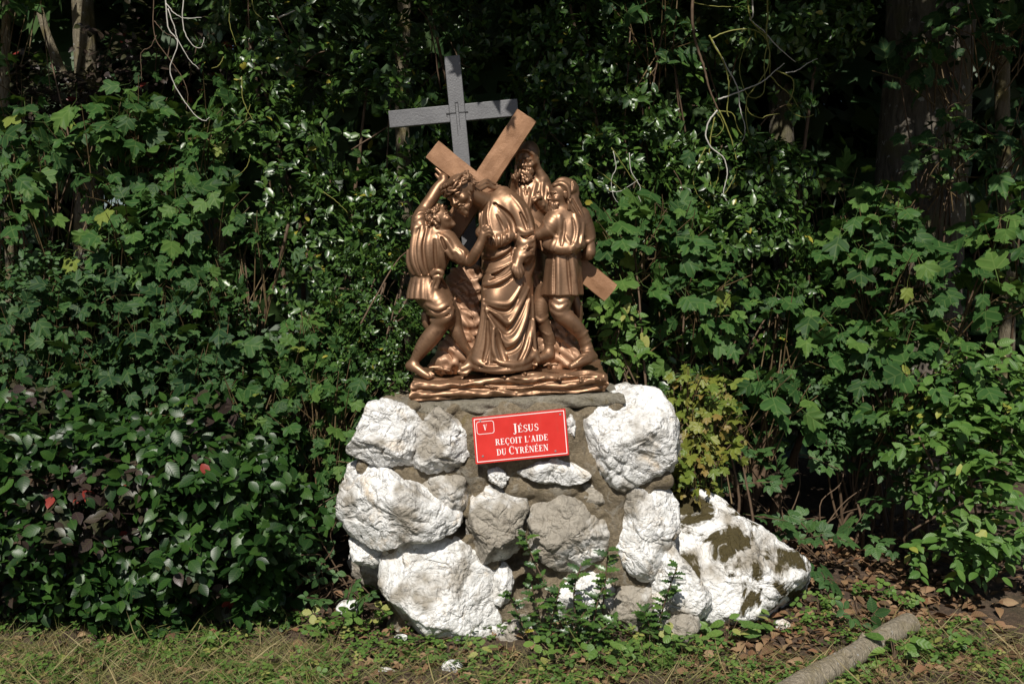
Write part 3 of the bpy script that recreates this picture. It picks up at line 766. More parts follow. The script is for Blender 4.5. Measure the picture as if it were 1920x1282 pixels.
# ------------------------------------------------------------------ stone plinth
def mat_quartz(name, dirt, ochre=0.5, moss=False):
    m, t, b = nodes(name)
    pos = geo_pos(t)
    obj = N(t, 'ShaderNodeTexCoord').outputs['Object']
    n1 = noise_tex(t, 7, 6, 0.62, pos, 0.4); n2 = noise_tex(t, 34, 6, 0.7, pos, 0.8); n3 = noise_tex(t, 130, 4, 0.65, pos); n4 = noise_tex(t, 4.3, 4, 0.55, pos)
    c = ramp(t, n2, [(0.30, (0.36, 0.345, 0.32)), (0.41, (0.66, 0.65, 0.62)), (0.55, (0.79, 0.785, 0.77))])
    c = mix(t, ramp(t, n1, [(0.56, (0, 0, 0)), (0.72, (ochre, ochre, ochre))]), c, (0.50, 0.35, 0.17))
    d0 = 0.70 - dirt
    c = mix(t, ramp(t, n4, [(d0, (0, 0, 0)), (d0 + 0.12, (0.9, 0.9, 0.9))]), c, mix(t, n2, (0.12, 0.10, 0.075), (0.38, 0.335, 0.26)))
    cn = noise_tex(t, 5.5, 5, 0.55, pos, 1.2)
    cd = N(t, 'ShaderNodeMath', operation='SUBTRACT', i_1=0.5); L(t, cn, cd.inputs[0])
    ca = N(t, 'ShaderNodeMath', operation='ABSOLUTE'); L(t, cd.outputs[0], ca.inputs[0])
    crack = ramp(t, ca.outputs[0], [(0.0, (1, 1, 1)), (0.007, (0, 0, 0))])
    c = mix(t, N_mul(t, crack, ramp(t, n1, [(0.46, (0, 0, 0)), (0.62, (0.5, 0.5, 0.5))])), c, (0.16, 0.13, 0.10))
    rough = 0.75
    if moss:
        mm = noise_tex(t, 6.5, 6, 0.62, pos, 0.5)
        mr = ramp(t, mm, [(0.485, (0, 0, 0)), (0.54, (1, 1, 1))])
    # sharp creases where the crystal has split
    def crease(scale, width, dist):
        q = noise_tex(t, scale, 3, 0.5, pos, dist)
        d_ = N(t, 'ShaderNodeMath', operation='SUBTRACT', i_1=0.5); L(t, q, d_.inputs[0])
        e_ = N(t, 'ShaderNodeMath', operation='ABSOLUTE'); L(t, d_.outputs[0], e_.inputs[0])
        return ramp(t, e_.outputs[0], [(0.0, (0, 0, 0)), (width, (1, 1, 1))], 'EASE'), ramp(t, e_.outputs[0], [(0.0, (1, 1, 1)), (width * .16, (0, 0, 0))])
    k1, d1 = crease(6.5, 0.07, 0.7); k2, d2 = crease(15, 0.07, 0.5)
    gate = ramp(t, n1, [(0.42, (0.1, 0.1, 0.1)), (0.58, (0.8, 0.8, 0.8))])
    c = mix(t, N_mul(t, d1, gate), c, (0.15, 0.125, 0.095)); c = mix(t, N_mul(t, d2, N_scale(t, gate, 0.6)), c, (0.24, 0.21, 0.17))
    if moss: c = mix(t, mr, c, mix(t, n3, (0.018, 0.014, 0.005), (0.085, 0.065, 0.018)))
    L(t, c, b.inputs['Base Color']); b.inputs['Roughness'].default_value = rough
    b.inputs['Specular IOR Level'].default_value = 0.35
    def madd(x, k_, y=None):
        n_ = N(t, 'ShaderNodeMath', operation='MULTIPLY_ADD', i_1=k_, i_2=0.0); L(t, x, n_.inputs[0])
        if y is not None: L(t, y, n_.inputs[2])
        return n_.outputs[0]
    h = madd(k1, 0.45, madd(k2, 0.2, madd(n2, 0.75, madd(n3, 0.22, madd(crack, -0.3)))))
    bump(t, b, h, 0.8, 0.016)
    return m
def N_mul(t, a, b):
    n = N(t, 'ShaderNodeMath', operation='MULTIPLY'); L(t, a, n.inputs[0]); L(t, b, n.inputs[1]); return n.outputs[0]
def N_scale(t, a, s):
    n = N(t, 'ShaderNodeMath', operation='MULTIPLY', i_1=s); L(t, a, n.inputs[0]); return n.outputs[0]
def mat_mortar(name='mortar', a=(0.145, 0.112, 0.068), c1=(0.31, 0.25, 0.165), dark=(0.055, 0.043, 0.028)):
    m, t, b = nodes(name)
    pos = geo_pos(t)
    n1 = noise_tex(t, 6, 5, 0.6, pos); n2 = noise_tex(t, 55, 6, 0.7, pos); n3 = noise_tex(t, 240, 3, 0.6, pos)
    c = ramp(t, n2, [(0.3, a), (0.65, c1)])
    c = mix(t, ramp(t, n1, [(0.52, (0, 0, 0)), (0.7, (0.75, 0.75, 0.75))]), c, dark)
    n5 = noise_tex(t, 13, 5, 0.65, pos, .8)
    c = mix(t, ramp(t, n5, [(0.55, (0, 0, 0)), (0.66, (0.55, 0.55, 0.55))]), c, (0.42, 0.39, 0.33))
    c = mix(t, ramp(t, n5, [(0.30, (0.7, 0.7, 0.7)), (0.40, (0, 0, 0))]), c, (0.20, 0.15, 0.055))
    L(t, c, b.inputs['Base Color']); b.inputs['Roughness'].default_value = 0.95
    s = N(t, 'ShaderNodeMath', operation='MULTIPLY_ADD', i_1=0.5); L(t, n3, s.inputs[0]); L(t, n2, s.inputs[2])
    bump(t, b, s.outputs[0], 1.0, 0.022)
    return m
M_QW, M_QD, M_QM = mat_quartz('white_quartz', 0.20, 0.7), mat_quartz('stained_quartz', 0.345, 0.8), mat_quartz('mossy_quartz', 0.16, 0.4, True)
M_MORTAR = mat_mortar(); M_SLAB = mat_mortar('weathered_concrete', (0.19, 0.165, 0.12), (0.33, 0.30, 0.23), (0.085, 0.075, 0.045))

def stone_mesh(name, outline, yc, dep, mat, seed, nth=84, nph=34, flat=0.5, rough=1.0, back=0.8, grow=1.14, cuts=()):
    rnd = random.Random(seed)
    pts = np.array([W(x, y, yc)[[0, 2]] for x, y in outline])
    c = (pts.max(0) + pts.min(0)) / 2 * .5 + pts.mean(0) * .5
    rel = pts - c
    ang = np.arctan2(rel[:, 1], rel[:, 0]); rad = np.hypot(rel[:, 0], rel[:, 1])
    o = np.argsort(ang); ang, rad = ang[o], rad[o]
    # polygon radius by ray casting against the edges
    th = np.linspace(-np.pi, np.pi, nth, endpoint=False)
    poly = rel[o]; R = np.zeros(nth)
    for i, a in enumerate(th):
        d = np.array([math.cos(a), math.sin(a)]); best = 0
        for j in range(len(poly)):
            p, q = poly[j], poly[(j + 1) % len(poly)]; e = q - p
            den = d[0] * e[1] - d[1] * e[0]
            if abs(den) < 1e-9: continue
            t = (p[0] * e[1] - p[1] * e[0]) / den; u = (p[0] * d[1] - p[1] * d[0]) / den
            if t > 0 and -1e-6 <= u <= 1 + 1e-6: best = max(best, t)
        R[i] = best or np.interp(a, ang, rad, period=2 * np.pi)
    R = (np.roll(R, 1) + 2 * R + np.roll(R, -1)) / 4
    ph = np.linspace(-np.pi / 2, np.pi / 2, nph)
    V = [np.array([c[0], yc - dep, c[1]])]
    for p in ph[1:-1]:
        rr = math.cos(p) ** flat; yy = math.copysign(abs(math.sin(p)) ** 0.9, math.sin(p))
        y = yc + (dep if yy < 0 else dep * back) * yy
        for a, r in zip(th, R): V.append(np.array([c[0] + r * rr * math.cos(a), y, c[1] + r * rr * math.sin(a)]))
    V.append(np.array([c[0], yc + dep * back, c[1]]))
    V = np.array(V)
    ctr = np.array([c[0], yc, c[1]]); sz = R.mean()
    # broken facets: shave with planes turned to the viewer side and round about
    lo0, hi0 = V.min(0), V.max(0)
    V[:] = ctr + (V - ctr) * np.array([1.1, 1.15, 1.1])
    for i in range(26):
        side = i % 3 == 0
        n = np.array([rnd.gauss(0, 1), rnd.gauss(-.5, .4) if side else rnd.gauss(-1.5, .4), rnd.gauss(.1, 1)]); n /= np.linalg.norm(n)
        d = (V - ctr) @ n
        lim = d.max() * (rnd.uniform(.94, .995) if side else rnd.uniform(.70, .92))
        ex = d > lim
        V[ex] -= np.outer((d[ex] - lim) * .96, n)
    for n, q_ in cuts:
        n = np.array(n, float); n /= np.linalg.norm(n); d = (V - ctr) @ n; lim = d.max() * q_; ex = d > lim
        V[ex] -= np.outer((d[ex] - lim) * .97, n)
    lo1, hi1 = V.min(0), V.max(0)
    for ax in (0, 2): V[:, ax] = (lo0[ax] + hi0[ax]) / 2 + (V[:, ax] - (lo1[ax] + hi1[ax]) / 2) * (hi0[ax] - lo0[ax]) / (hi1[ax] - lo1[ax]) * grow
    ctr = np.array([(lo0[0] + hi0[0]) / 2, yc, (lo0[2] + hi0[2]) / 2])
    out = V - ctr; out /= np.linalg.norm(out, axis=1)[:, None] + 1e-9
    amp = 0.02 * rough
    disp = np.empty(len(V))
    off = Vector((seed * 3.7, seed * 1.3, 0))
    for i, p in enumerate(V):
        q = Vector(p) + off
        w = q + mnoise.noise_vector(q * 9) * 0.03
        lay = mnoise.noise(Vector((w.x * 8, w.y * 8, w.z * 26 + w.x * 16)))
        big_ = mnoise.noise(q * 5)
        rid = 1 - abs(mnoise.noise(w * 13)) * 2.2
        stp = math.floor(mnoise.noise(w * 7 + Vector((9, 2, 5))) * 5 + .5) / 5
        disp[i] = amp * (.35 * big_ + .22 * mnoise.noise(q * 15) + .45 * lay + .20 * mnoise.noise(w * 34) + .12 * mnoise.noise(q * 80) + 1.1 * stp - 1.2 * max(0, rid - .68))
    V = V + out * disp[:, None]
    F3, F4 = [], []
    n = nth
    f = []
    for j in range(n): f.append((0, 1 + (j + 1) % n, 1 + j))
    for i in range(nph - 3):
        for j in range(n):
            a = 1 + i * n + j; b_ = 1 + i * n + (j + 1) % n
            f.append((a, b_, b_ + n)); f.append((a, b_ + n, a + n))
    L0 = 1 + (nph - 3) * n; e = len(V) - 1
    for j in range(n): f.append((e, L0 + j, L0 + (j + 1) % n))
    f = np.array(f)[:, ::-1]
    me = mesh_np(name, V, f, mat, True)
    return me

plinth = empty('stone_plinth', (W(955, 1150, .3)[0], .35, 0), 'rough plinth of white quartz rocks set in brown mortar under the sculpture', 'plinth')
def mortar_core():
    k = Clay((-0.80, -.10, -.08), (0.86, .90, 1.08), 0.011)
    k.C = .06; k.f[:] = .06
    X, Y, Z = k.grid((slice(None),) * 3)
    xl = np.interp(Z, [0, .3, .5, .8, 1.04], [W(728, 1100, .1)[0], W(725, 1100, .1)[0], W(672, 1000, .1)[0], W(680, 900, .1)[0], W(705, 770, .1)[0]])
    xr = np.interp(Z, [0, .3, .6, .8, 1.04], [W(1262, 1100, .1)[0], W(1255, 1100, .1)[0], W(1252, 900, .1)[0], W(1245, 900, .1)[0], W(1215, 770, .1)[0]])
    nz = 0.018 * np.sin(X * 17 + 2 * np.sin(Z * 9)) * np.sin(Z * 21 + 1.7 * np.sin(X * 11)) + 0.009 * np.sin(X * 43 + Z * 31) + 0.006 * np.sin(X * 71 - Z * 88 + Y * 50)
    yf = np.interp(Z, [0, .5, 1.04], [.075, .065, .06])
    d = np.maximum(np.maximum(xl - X, X - xr), np.maximum(np.maximum(yf - Y, Y - .82), np.maximum(-.08 - Z, Z - 1.02))) - nz
    k.f[:] = np.minimum(d, k.C)
    for px, py, rx, rz in ((862, 985, 26, 26), (970, 1055, 34, 26), (1010, 1020, 20, 34), (1240, 1080, 8, 26), (700, 1045, 26, 24), (770, 1160, 12, 14), (990, 1105, 28, 24)):
        k.blob(px, py, .05, rx, 70, rz, 12, 0, 0, True)
    # tool-smoothed mortar ropes between the stones
    for pts, r in (([(1090, 862), (1120, 890), (1148, 930), (1155, 985), (1160, 1040), (1165, 1090)], 16), ([(780, 905), (800, 935), (850, 965)], 12), ([(760, 880), (800, 890), (870, 880), (900, 890)], 16), ([(1150, 940), (1190, 908), (1250, 900)], 14), ([(905, 1060), (912, 1100), (918, 1150)], 10), ([(960, 915), (1010, 915), (1070, 915)], 16), ([(1150, 1060), (1190, 1085), (1200, 1100)], 18), ([(880, 885), (900, 920), (880, 960)], 12)):
        p = crom(np.array(pts, float), 5)
        k.chain([W(x, y, .07) for x, y in p], [r * pxm(.1)] * len(p), .03)
    k.blob(975, 818, .09, 118, 40, 74, 20)
    return add('mortar_core', k.mesh('mortar_core', M_MORTAR, 1), plinth)
mortar_core()
def slab():
    k = Clay((-.72, -.04, .90), (.62, .92, 1.14), 0.008)
    X, Y, Z = k.grid((slice(None),) * 3)
    b0 = W(955, 744, .12); top = b0[2] - .003 + 0.052 * (X - b0[0]) + .012 * np.clip(.1 - Y, -1, .1) * 2
    nz = .020 * np.sin(X * 13 + 1.4 * np.sin(X * 7) + 3 * np.sin(Y * 5)) * np.sin(Y * 9 + X * 5) + .010 * np.sin(X * 29 + 1.4 * np.sin(X * 7)) + .006 * np.sin(X * 53 + Z * 60) + .004 * np.sin(Z * 150 + X * 30)
    th = np.interp(X, [-.62, -.5, .3, .5], [.05, .06, .055, .05])
    d = np.maximum(np.maximum(W(702, 760, .05)[0] - X, X - W(1166, 740, .05)[0]), np.maximum(.045 - Y, Y - .80)) - nz
    dz = np.maximum(Z - top, top - th - Z) - .002 * np.sin(X * 80) * np.sin(Y * 66)
    hh = np.maximum(.02 - np.abs(d - dz), 0) / .02
    k.f[:] = np.minimum(np.maximum(d, dz) + hh * hh * .005, k.C)
    return add('concrete_slab', k.mesh('concrete_slab', M_SLAB, 1), plinth)
slab()
STONES = [
 ([(657, 837), (677, 797), (697, 757), (720, 757), (765, 775), (787, 792), (780, 812), (772, 868), (755, 874), (700, 858), (662, 843)], .06, .14, 0),
 ([(786, 800), (820, 762), (845, 785), (885, 815), (882, 848), (850, 878), (812, 882), (778, 866), (786, 825)], .06, .12, 0),
 ([(1078, 836), (1092, 795), (1140, 757), (1185, 738), (1225, 745), (1253, 775), (1260, 830), (1252, 885), (1240, 896), (1198, 892), (1160, 918), (1128, 882), (1100, 852)], .11, .20, 0),
 ([(966, 876), (1000, 860), (1060, 866), (1102, 880), (1098, 893), (1065, 908), (1020, 898), (972, 890)], .045, .085, 0),
 ([(921, 886), (938, 878), (958, 892), (948, 910), (938, 917), (920, 902)], .045, .06, 0),
 ([(645, 935), (655, 900), (685, 880), (722, 880), (752, 900), (800, 930), (858, 962), (840, 985), (800, 1000), (750, 1010), (700, 1020), (665, 1006), (645, 970)], .06, .18, 0),
 ([(785, 905), (830, 884), (868, 888), (874, 930), (870, 952), (845, 952), (800, 926)], .06, .10, 1),
 ([(886, 935), (930, 915), (975, 932), (986, 955), (976, 1000), (965, 1032), (925, 1052), (886, 1042), (877, 990)], .07, .14, 1),
 ([(985, 950), (1020, 930), (1060, 925), (1100, 940), (1148, 980), (1158, 1040), (1110, 1062), (1062, 1060), (1030, 1030), (1000, 990)], .09, .12, 1),
 ([(1068, 915), (1100, 900), (1135, 920), (1138, 945), (1105, 950), (1075, 937)], .10, .07, 1),
 ([(1160, 940), (1200, 910), (1240, 915), (1258, 945), (1270, 962), (1262, 1000), (1245, 1050), (1220, 1073), (1180, 1060), (1160, 1010)], .08, .16, 0),
 ([(722, 1060), (735, 1035), (790, 1006), (850, 1018), (900, 1048), (925, 1080), (912, 1110), (925, 1160), (920, 1195), (870, 1217), (830, 1197), (770, 1182), (740, 1152), (722, 1110)], .07, .20, 0),
 ([(918, 1070), (945, 1064), (962, 1090), (956, 1130), (930, 1134), (918, 1100)], .08, .09, 0),
 ([(1035, 1085), (1090, 1068), (1130, 1080), (1172, 1100), (1182, 1150), (1150, 1195), (1080, 1195), (1030, 1145)], .10, .13, 0),
 ([(1158, 1100), (1215, 1075), (1224, 1110), (1217, 1170), (1182, 1184), (1140, 1150)], .07, .12, 1),
 ([(1230, 1095), (1246, 1050), (1262, 1030), (1282, 1060), (1330, 1110), (1332, 1140), (1290, 1162), (1250, 1172), (1228, 1135)], .02, .12, 0),
 ([(1242, 1152), (1300, 1148), (1312, 1190), (1270, 1207), (1238, 1192)], -.02, .09, 0),
 ([(928, 1182), (985, 1158), (1004, 1200), (960, 1218), (922, 1208)], .02, .09, 1),
 ([(657, 1012), (690, 1010), (722, 1036), (705, 1068), (668, 1046)], .16, .12, 0),
 ([(655, 872), (672, 864), (682, 885), (668, 902), (655, 892)], .14, .08, 0),
 ([(1060, 788), (1072, 778), (1082, 800), (1077, 822), (1061, 820)], .04, .05, 0),
 ([(1146, 738), (1165, 726), (1200, 730), (1212, 748), (1180, 760), (1150, 752)], .45, .12, 0),
 ([(700, 1185), (745, 1175), (790, 1195), (770, 1215), (712, 1212)], .10, .10, 1),
]
for i, (ol, yc, dep, kind) in enumerate(STONES):
    big = len(ol) > 8
    add('stone', stone_mesh('stone', ol, yc, dep, (M_QW, M_QD)[kind], i + 1, 150 if big else 70, 60 if big else 30), plinth)
# stones of the hidden flanks and rear
for i, (x, y, z, r, d) in enumerate(((-.62, .45, .25, .17, .2), (-.6, .55, .7, .2, .2), (.62, .5, .3, .2, .2), (.66, .5, .75, .18, .2), (-.3, .85, .35, .24, .12), (.25, .86, .4, .26, .12), (-.2, .85, .8, .2, .1), (.35, .85, .85, .2, .1))):
    ol = []
    for a in range(9):
        an = a / 9 * 6.283; rr = r * random.uniform(.8, 1.15); q = np.array([x + rr * math.cos(an), y, z + rr * math.sin(an)])
        dd = y - CAM[1]; fy = (q - CAM) ; f_ = np.array([0, CP, -SP]); u_ = np.array([0, SP, CP])
        ol.append((960 + FPX * fy[0] / (fy @ f_), 641 - FPX * (fy @ u_) / (fy @ f_)))
    add('stone', stone_mesh('stone', ol, y, d, (M_QW, M_QD)[i % 2], 40 + i, 60, 26), plinth)

boulder = add('mossy_boulder', stone_mesh('mossy_boulder', [(1250, 985), (1270, 945), (1305, 928), (1345, 945), (1400, 990), (1450, 1018), (1500, 1058), (1526, 1108), (1532, 1160), (1490, 1190), (1420, 1200), (1370, 1190), (1310, 1150), (1275, 1095), (1255, 1040)], .22, .24, M_QM, 78, 170, 70, .38, 1.15, .8, 1.02, (((.62, -.62, -.48), .52), ((-.25, -.75, .6), .62), ((.45, -.6, .65), .6))),
              None, 'big white boulder with brown moss sloping down to the right of the plinth', 'boulder')
for i, (px, py, y, r, lab) in enumerate(((655, 1140, .05, 22, 'small white stone left of the plinth foot among weeds'), (752, 1197, -.12, 13, 'white stone chip in front of the big lower left rock'), (722, 1262, -.33, 16, 'flat white stone chip in the grass at the bottom edge'), (848, 1250, -.32, 17, 'angular white stone chip in the grass below the plinth'), (1468, 1172, -.02, 14, 'small pale stone at the right foot of the mossy boulder'))):
    rr = random.Random(i + 50)
    ol = [(px + r * rr.uniform(.75, 1.2) * math.cos(a), py + r * .62 * rr.uniform(.75, 1.2) * math.sin(a)) for a in np.linspace(0, 6.283, 8, endpoint=False)]
    y = ground_y(py + r * .45)
    add('white_stone', stone_mesh('white_stone', ol, y, .05 * r / 18, M_QW, 60 + i, 36, 16, .55, .3), None, lab, 'stone', 'loose white stones around the plinth')

# ------------------------------------------------------------------ red enamel plaque
def plain(name, col, rough=0.4, metal=0.0, spec=0.5, var=0.08):
    m, t, b = nodes(name)
    n = noise_tex(t, 30, 4, 0.6, geo_pos(t))
    L(t, ramp(t, n, [(0.3, tuple(c * (1 - var) for c in col)), (0.7, tuple(min(1, c * (1 + var)) for c in col))]), b.inputs['Base Color'])
    b.inputs['Roughness'].default_value = rough; b.inputs['Metallic'].default_value = metal; b.inputs['Specular IOR Level'].default_value = spec
    return m
def mat_red():
    m, t, b = nodes('red_enamel')
    pos = geo_pos(t)
    mp = N(t, 'ShaderNodeMapping'); mp.inputs['Scale'].default_value = (1, 1, .12); L(t, pos, mp.inputs[0])
    n1 = noise_tex(t, 7, 4, .6, pos); n2 = noise_tex(t, 60, 4, .6, mp.outputs[0]); n3 = noise_tex(t, 120, 3, .5, pos)
    c = ramp(t, n1, [(0.3, (0.52, 0.020, 0.014)), (0.7, (0.64, 0.030, 0.022))])
    c = mix(t, ramp(t, n2, [(0.56, (0, 0, 0)), (0.75, (0.35, 0.35, 0.35))]), c, (0.40, 0.055, 0.035))
    c = mix(t, ramp(t, n3, [(0.70, (0, 0, 0)), (0.76, (0.6, 0.6, 0.6))]), c, (0.16, 0.05, 0.035))
    L(t, c, b.inputs['Base Color'])
    r = N(t, 'ShaderNodeMapRange', i_3=.25, i_4=.5); L(t, n1, r.inputs[0]); L(t, r.outputs[0], b.inputs['Roughness'])
    return m
M_RED, M_WHITE, M_SCREW = mat_red(), plain('white_enamel', (0.8, 0.79, 0.77), 0.35, 0, .5, .02), plain('grey_screw', (0.45, 0.44, 0.42), 0.35, 0.8)
PO = W(885, 783, -.012); PU = W(1060, 765.5, -.012) - PO; PV = W(892, 870, -.03) - PO
PW, PH = 176.0, 88.0
eu, ev = PU / PW, PV / PH
en = np.cross(PV, PU); en /= np.linalg.norm(en)
if en[1] > 0: en = -en
def pp(u, v, h=0.0): return PO + eu * u + ev * v + en * h
def prism(poly, h0, h1):
    n = len(poly)
    v = [pp(u, w, h0) for u, w in poly] + [pp(u, w, h1) for u, w in poly]
    f = [tuple(range(n, 2 * n)), tuple(range(n))[::-1]] + [(i, (i + 1) % n, n + (i + 1) % n, n + i) for i in range(n)]
    return v, f
def join_py(parts):
    V, F = [], []
    for v, f in parts:
        o = len(V); V += list(v); F += [tuple(i + o for i in q) for q in f]
    return V, F
def rrect(u0, v0, u1, v1, r, n=5):
    out = []
    for cx, cy, a0 in ((u1 - r, v0 + r, -90), (u1 - r, v1 - r, 0), (u0 + r, v1 - r, 90), (u0 + r, v0 + r, 180)):
        for i in range(n + 1):
            a = math.radians(a0 + 90 * i / n); out.append((cx + r * math.cos(a), cy + r * math.sin(a)))
    return out
def frame_loop(outer, inner, h0, h1):
    n = len(outer)
    v = [pp(u, w, h1) for u, w in outer] + [pp(u, w, h1) for u, w in inner] + [pp(u, w, h0) for u, w in outer]
    f = [(i, (i + 1) % n, n + (i + 1) % n, n + i) for i in range(n)] + [(i, 2 * n + i, 2 * n + (i + 1) % n, (i + 1) % n) for i in range(n)]
    return v, f
plaque = empty('plaque', pp(PW / 2, PH), 'red enamel plaque with white French lettering and numeral V on the plinth', 'plaque')
add('panel', mesh_py('panel', *prism(rrect(0, 0, PW, PH, 1.5, 3), -.012, 0), M_RED), plaque)
add('border_line', mesh_py('border_line', *frame_loop(rrect(3, 3, PW - 3, PH - 3, 1.0, 3), rrect(4.4, 4.4, PW - 4.4, PH - 4.4, .7, 3), 0, .0006), M_WHITE), plaque)
add('numeral_box', mesh_py('numeral_box', *frame_loop(rrect(7, 8.5, 40, 33, 5), rrect(8, 9.5, 39, 32, 4.2), 0, .0006), M_WHITE), plaque)
# serif capitals from strokes, unit cap height, y up
TK, TN, SH = .19, .07, .06
def stem(x, t=TK, y0=0, y1=1, s=.09, top=True, bot=True):
    o = [[(x, y0), (x + t, y0), (x + t, y1), (x, y1)]]
    if bot: o.append([(x - s, y0), (x + t + s, y0), (x + t + s, y0 + SH), (x - s, y0 + SH)])
    if top: o.append([(x - s, y1 - SH), (x + t + s, y1 - SH), (x + t + s, y1), (x - s, y1)])
    return o
def arc(cx, cy, rx, ry, a0, a1, t0, tm, n=14):
    o = []
    for i in range(n):
        q = []
        for k_ in (i, i + 1):
            f = k_ / n; a = math.radians(a0 + (a1 - a0) * f); t = t0 + (tm - t0) * abs(math.cos(a)) ** 1.5
            q.append(((cx + (rx) * math.cos(a), cy + ry * math.sin(a)), (cx + (rx - t) * math.cos(a), cy + (ry - max(t * .45, TN)) * math.sin(a))))
        o.append([q[0][0], q[1][0], q[1][1], q[0][1]])
    return o
def bar(x0, y0, x1, y1, t): return [[(x0 - t / 2, y0), (x0 + t / 2, y0), (x1 + t / 2, y1), (x1 - t / 2, y1)]]
def gE(): return stem(.1) + [[(.2, .94), (.68, .94), (.68, 1), (.2, 1)], [(.62, .78), (.68, .78), (.68, 1), (.64, .96)], [(.2, .48), (.52, .48), (.52, .55), (.2, .55)], [(.48, .4), (.53, .4), (.53, .63), (.48, .63)], [(.2, 0), (.7, 0), (.7, .06), (.2, .06)], [(.66, 0), (.72, .24), (.68, .24), (.62, .04)]], .78
ACUTE = [[(.33, 1.08), (.42, 1.08), (.58, 1.27), (.45, 1.27)]]
GLY = {
 'I': lambda: (stem(.12), .43), 'E': gE, 'É': lambda: (gE()[0] + ACUTE, .78),
 'L': lambda: (stem(.1) + [[(.2, 0), (.66, 0), (.66, .06), (.2, .06)], [(.62, 0), (.7, .28), (.66, .28), (.58, .04)]], .74),
 'T': lambda: (stem(.3, TK, 0, 1, .09, False) + [[(.04, .94), (.76, .94), (.76, 1), (.04, 1)], [(.02, .74), (.07, .74), (.1, .96), (.04, 1)], [(.73, .74), (.78, .74), (.76, 1), (.7, .96)]], .8),
 'U': lambda: (stem(.08, TK, .28, 1, .08, True, False) + stem(.66, TN, .28, 1, .1, True, False) + arc(.405, .3, .325, .31, 180, 360, TN, TK * .85), .9),
 'V': lambda: (bar(.18, 1, .43, 0, TK) + bar(.74, 1, .43, 0, TN) + [[(.0, .94), (.38, .94), (.38, 1), (.0, 1)], [(.6, .94), (.9, .94), (.9, 1), (.6, 1)]], .9),
 'A': lambda: (bar(.7, 0, .44, 1, TK) + bar(.15, 0, .42, 1, TN) + [[(.22, .3), (.62, .3), (.62, .37), (.22, .37)], [(.0, 0), (.3, 0), (.3, .06), (.0, .06)], [(.52, 0), (.9, 0), (.9, .06), (.52, .06)]], .9),
 'N': lambda: (bar(.14, 0, .14, 1, TN) + bar(.76, 0, .76, 1, TN) + bar(.18, 1, .74, 0, TK * 1.05) + [[(.0, 0), (.28, 0), (.28, .06), (.0, .06)], [(.0, .94), (.2, .94), (.2, 1), (.0, 1)], [(.62, .94), (.9, .94), (.9, 1), (.62, 1)]], .94),
 'Y': lambda: (bar(.17, 1, .42, .46, TK) + bar(.72, 1, .44, .46, TN) + stem(.34, TK, 0, .5, .09, False) + [[(.0, .94), (.36, .94), (.36, 1), (.0, 1)], [(.58, .94), (.88, .94), (.88, 1), (.58, 1)]], .88),
 'D': lambda: (stem(.1) + arc(.34, .5, .5, .5, -90, 90, TN, TK) + [[(.2, 0), (.36, 0), (.36, .07), (.2, .07)], [(.2, .93), (.36, .93), (.36, 1), (.2, 1)]], .9),
 'O': lambda: (arc(.45, .5, .42, .52, 0, 360, TN, TK, 26), .9),
 'C': lambda: (arc(.48, .5, .44, .52, 48, 312, TN, TK, 20) + [[(.74, .62), (.8, .62), (.8, .98), (.76, .98)]], .86),
 'R': lambda: (stem(.1) + arc(.38, .74, .32, .26, -90, 90, TN, TK) + [[(.2, .93), (.4, .93), (.4, 1), (.2, 1)], [(.2, .46), (.42, .46), (.42, .53), (.2, .53)]] + bar(.46, .5, .74, 0, TK) + [[(.62, 0), (.92, 0), (.92, .06), (.62, .06)]], .9),
 'S': lambda: (arc(.36, .74, .28, .27, 40, 200, TN, .15) + arc(.36, .25, .30, .27, -140, 20, TN, .16) + [[(.09, .70), (.25, .62), (.62, .42), (.64, .26), (.46, .38), (.12, .56)], [(.55, .72), (.6, .72), (.6, .98), (.56, .98)], [(.05, .04), (.09, .04), (.1, .3), (.05, .3)]], .7),
 'J': lambda: (stem(.26, TK, .08, 1, .09, True, False) + arc(.24, .08, .21, .26, -150, 0, TN, TK * .9), .58),
 "'": lambda: ([[(.08, .72), (.14, .72), (.24, 1.02), (.1, 1.02)]], .3), ' ': lambda: ([], .32),
 'Ç': lambda: (arc(.48, .5, .44, .52, 48, 312, TN, TK, 20) + [[(.74, .62), (.8, .62), (.8, .98), (.76, .98)], [(.44, -.02), (.52, -.02), (.5, -.1), (.44, -.1)], [(.44, -.1), (.6, -.12), (.56, -.26), (.36, -.24), (.48, -.18)]], .86),
}
def text(s, uc, vbase, width, cap, small):
    adv = 0; items = []
    for i, ch in enumerate(s):
        hgt = cap if (ch in 'JC' and (i == 0 or s[i - 1] == ' ') and ch != 'L') else small
        polys, w = GLY[ch]()
        items.append((polys, adv, hgt)); adv += (w + .07) * hgt
    kx = width / adv
    for polys, x0, hgt in items:
        parts = []
        for i, p in enumerate(polys):
            q = [(uc - width / 2 + (x0 + x * hgt) * kx, vbase - y * hgt) for x, y in p]
            ar = sum(q[j][0] * q[(j + 1) % len(q)][1] - q[(j + 1) % len(q)][0] * q[j][1] for j in range(len(q)))
            if ar < 0: q = q[::-1]
            parts.append(prism(q, -.0002, .0006 + .00004 * i))
        if parts: add('letter', mesh_py('letter', *join_py(parts), M_WHITE), plaque)
text('JÉSUS', 99, 36, 50, 17, 13.2)
text("REÇOIT L'AIDE", 90, 56, 100, 11.5, 11.5)
text('DU CYRÉNÉEN', 90, 75.5, 98, 14.5, 11.8)
text('V', 23.5, 26, 8, 11, 11)
for u, v in ((15, 5.5 + 1.5), (165.5, 10), (14.5, 74), (151, 78)):
    a = np.linspace(0, 6.283, 10, endpoint=False)
    p = [(u + 1.9 * math.cos(t), v + 1.9 * math.sin(t)) for t in a]
    add('screw', mesh_py('screw', *prism(p, 0, .0022), M_SCREW), plaque)

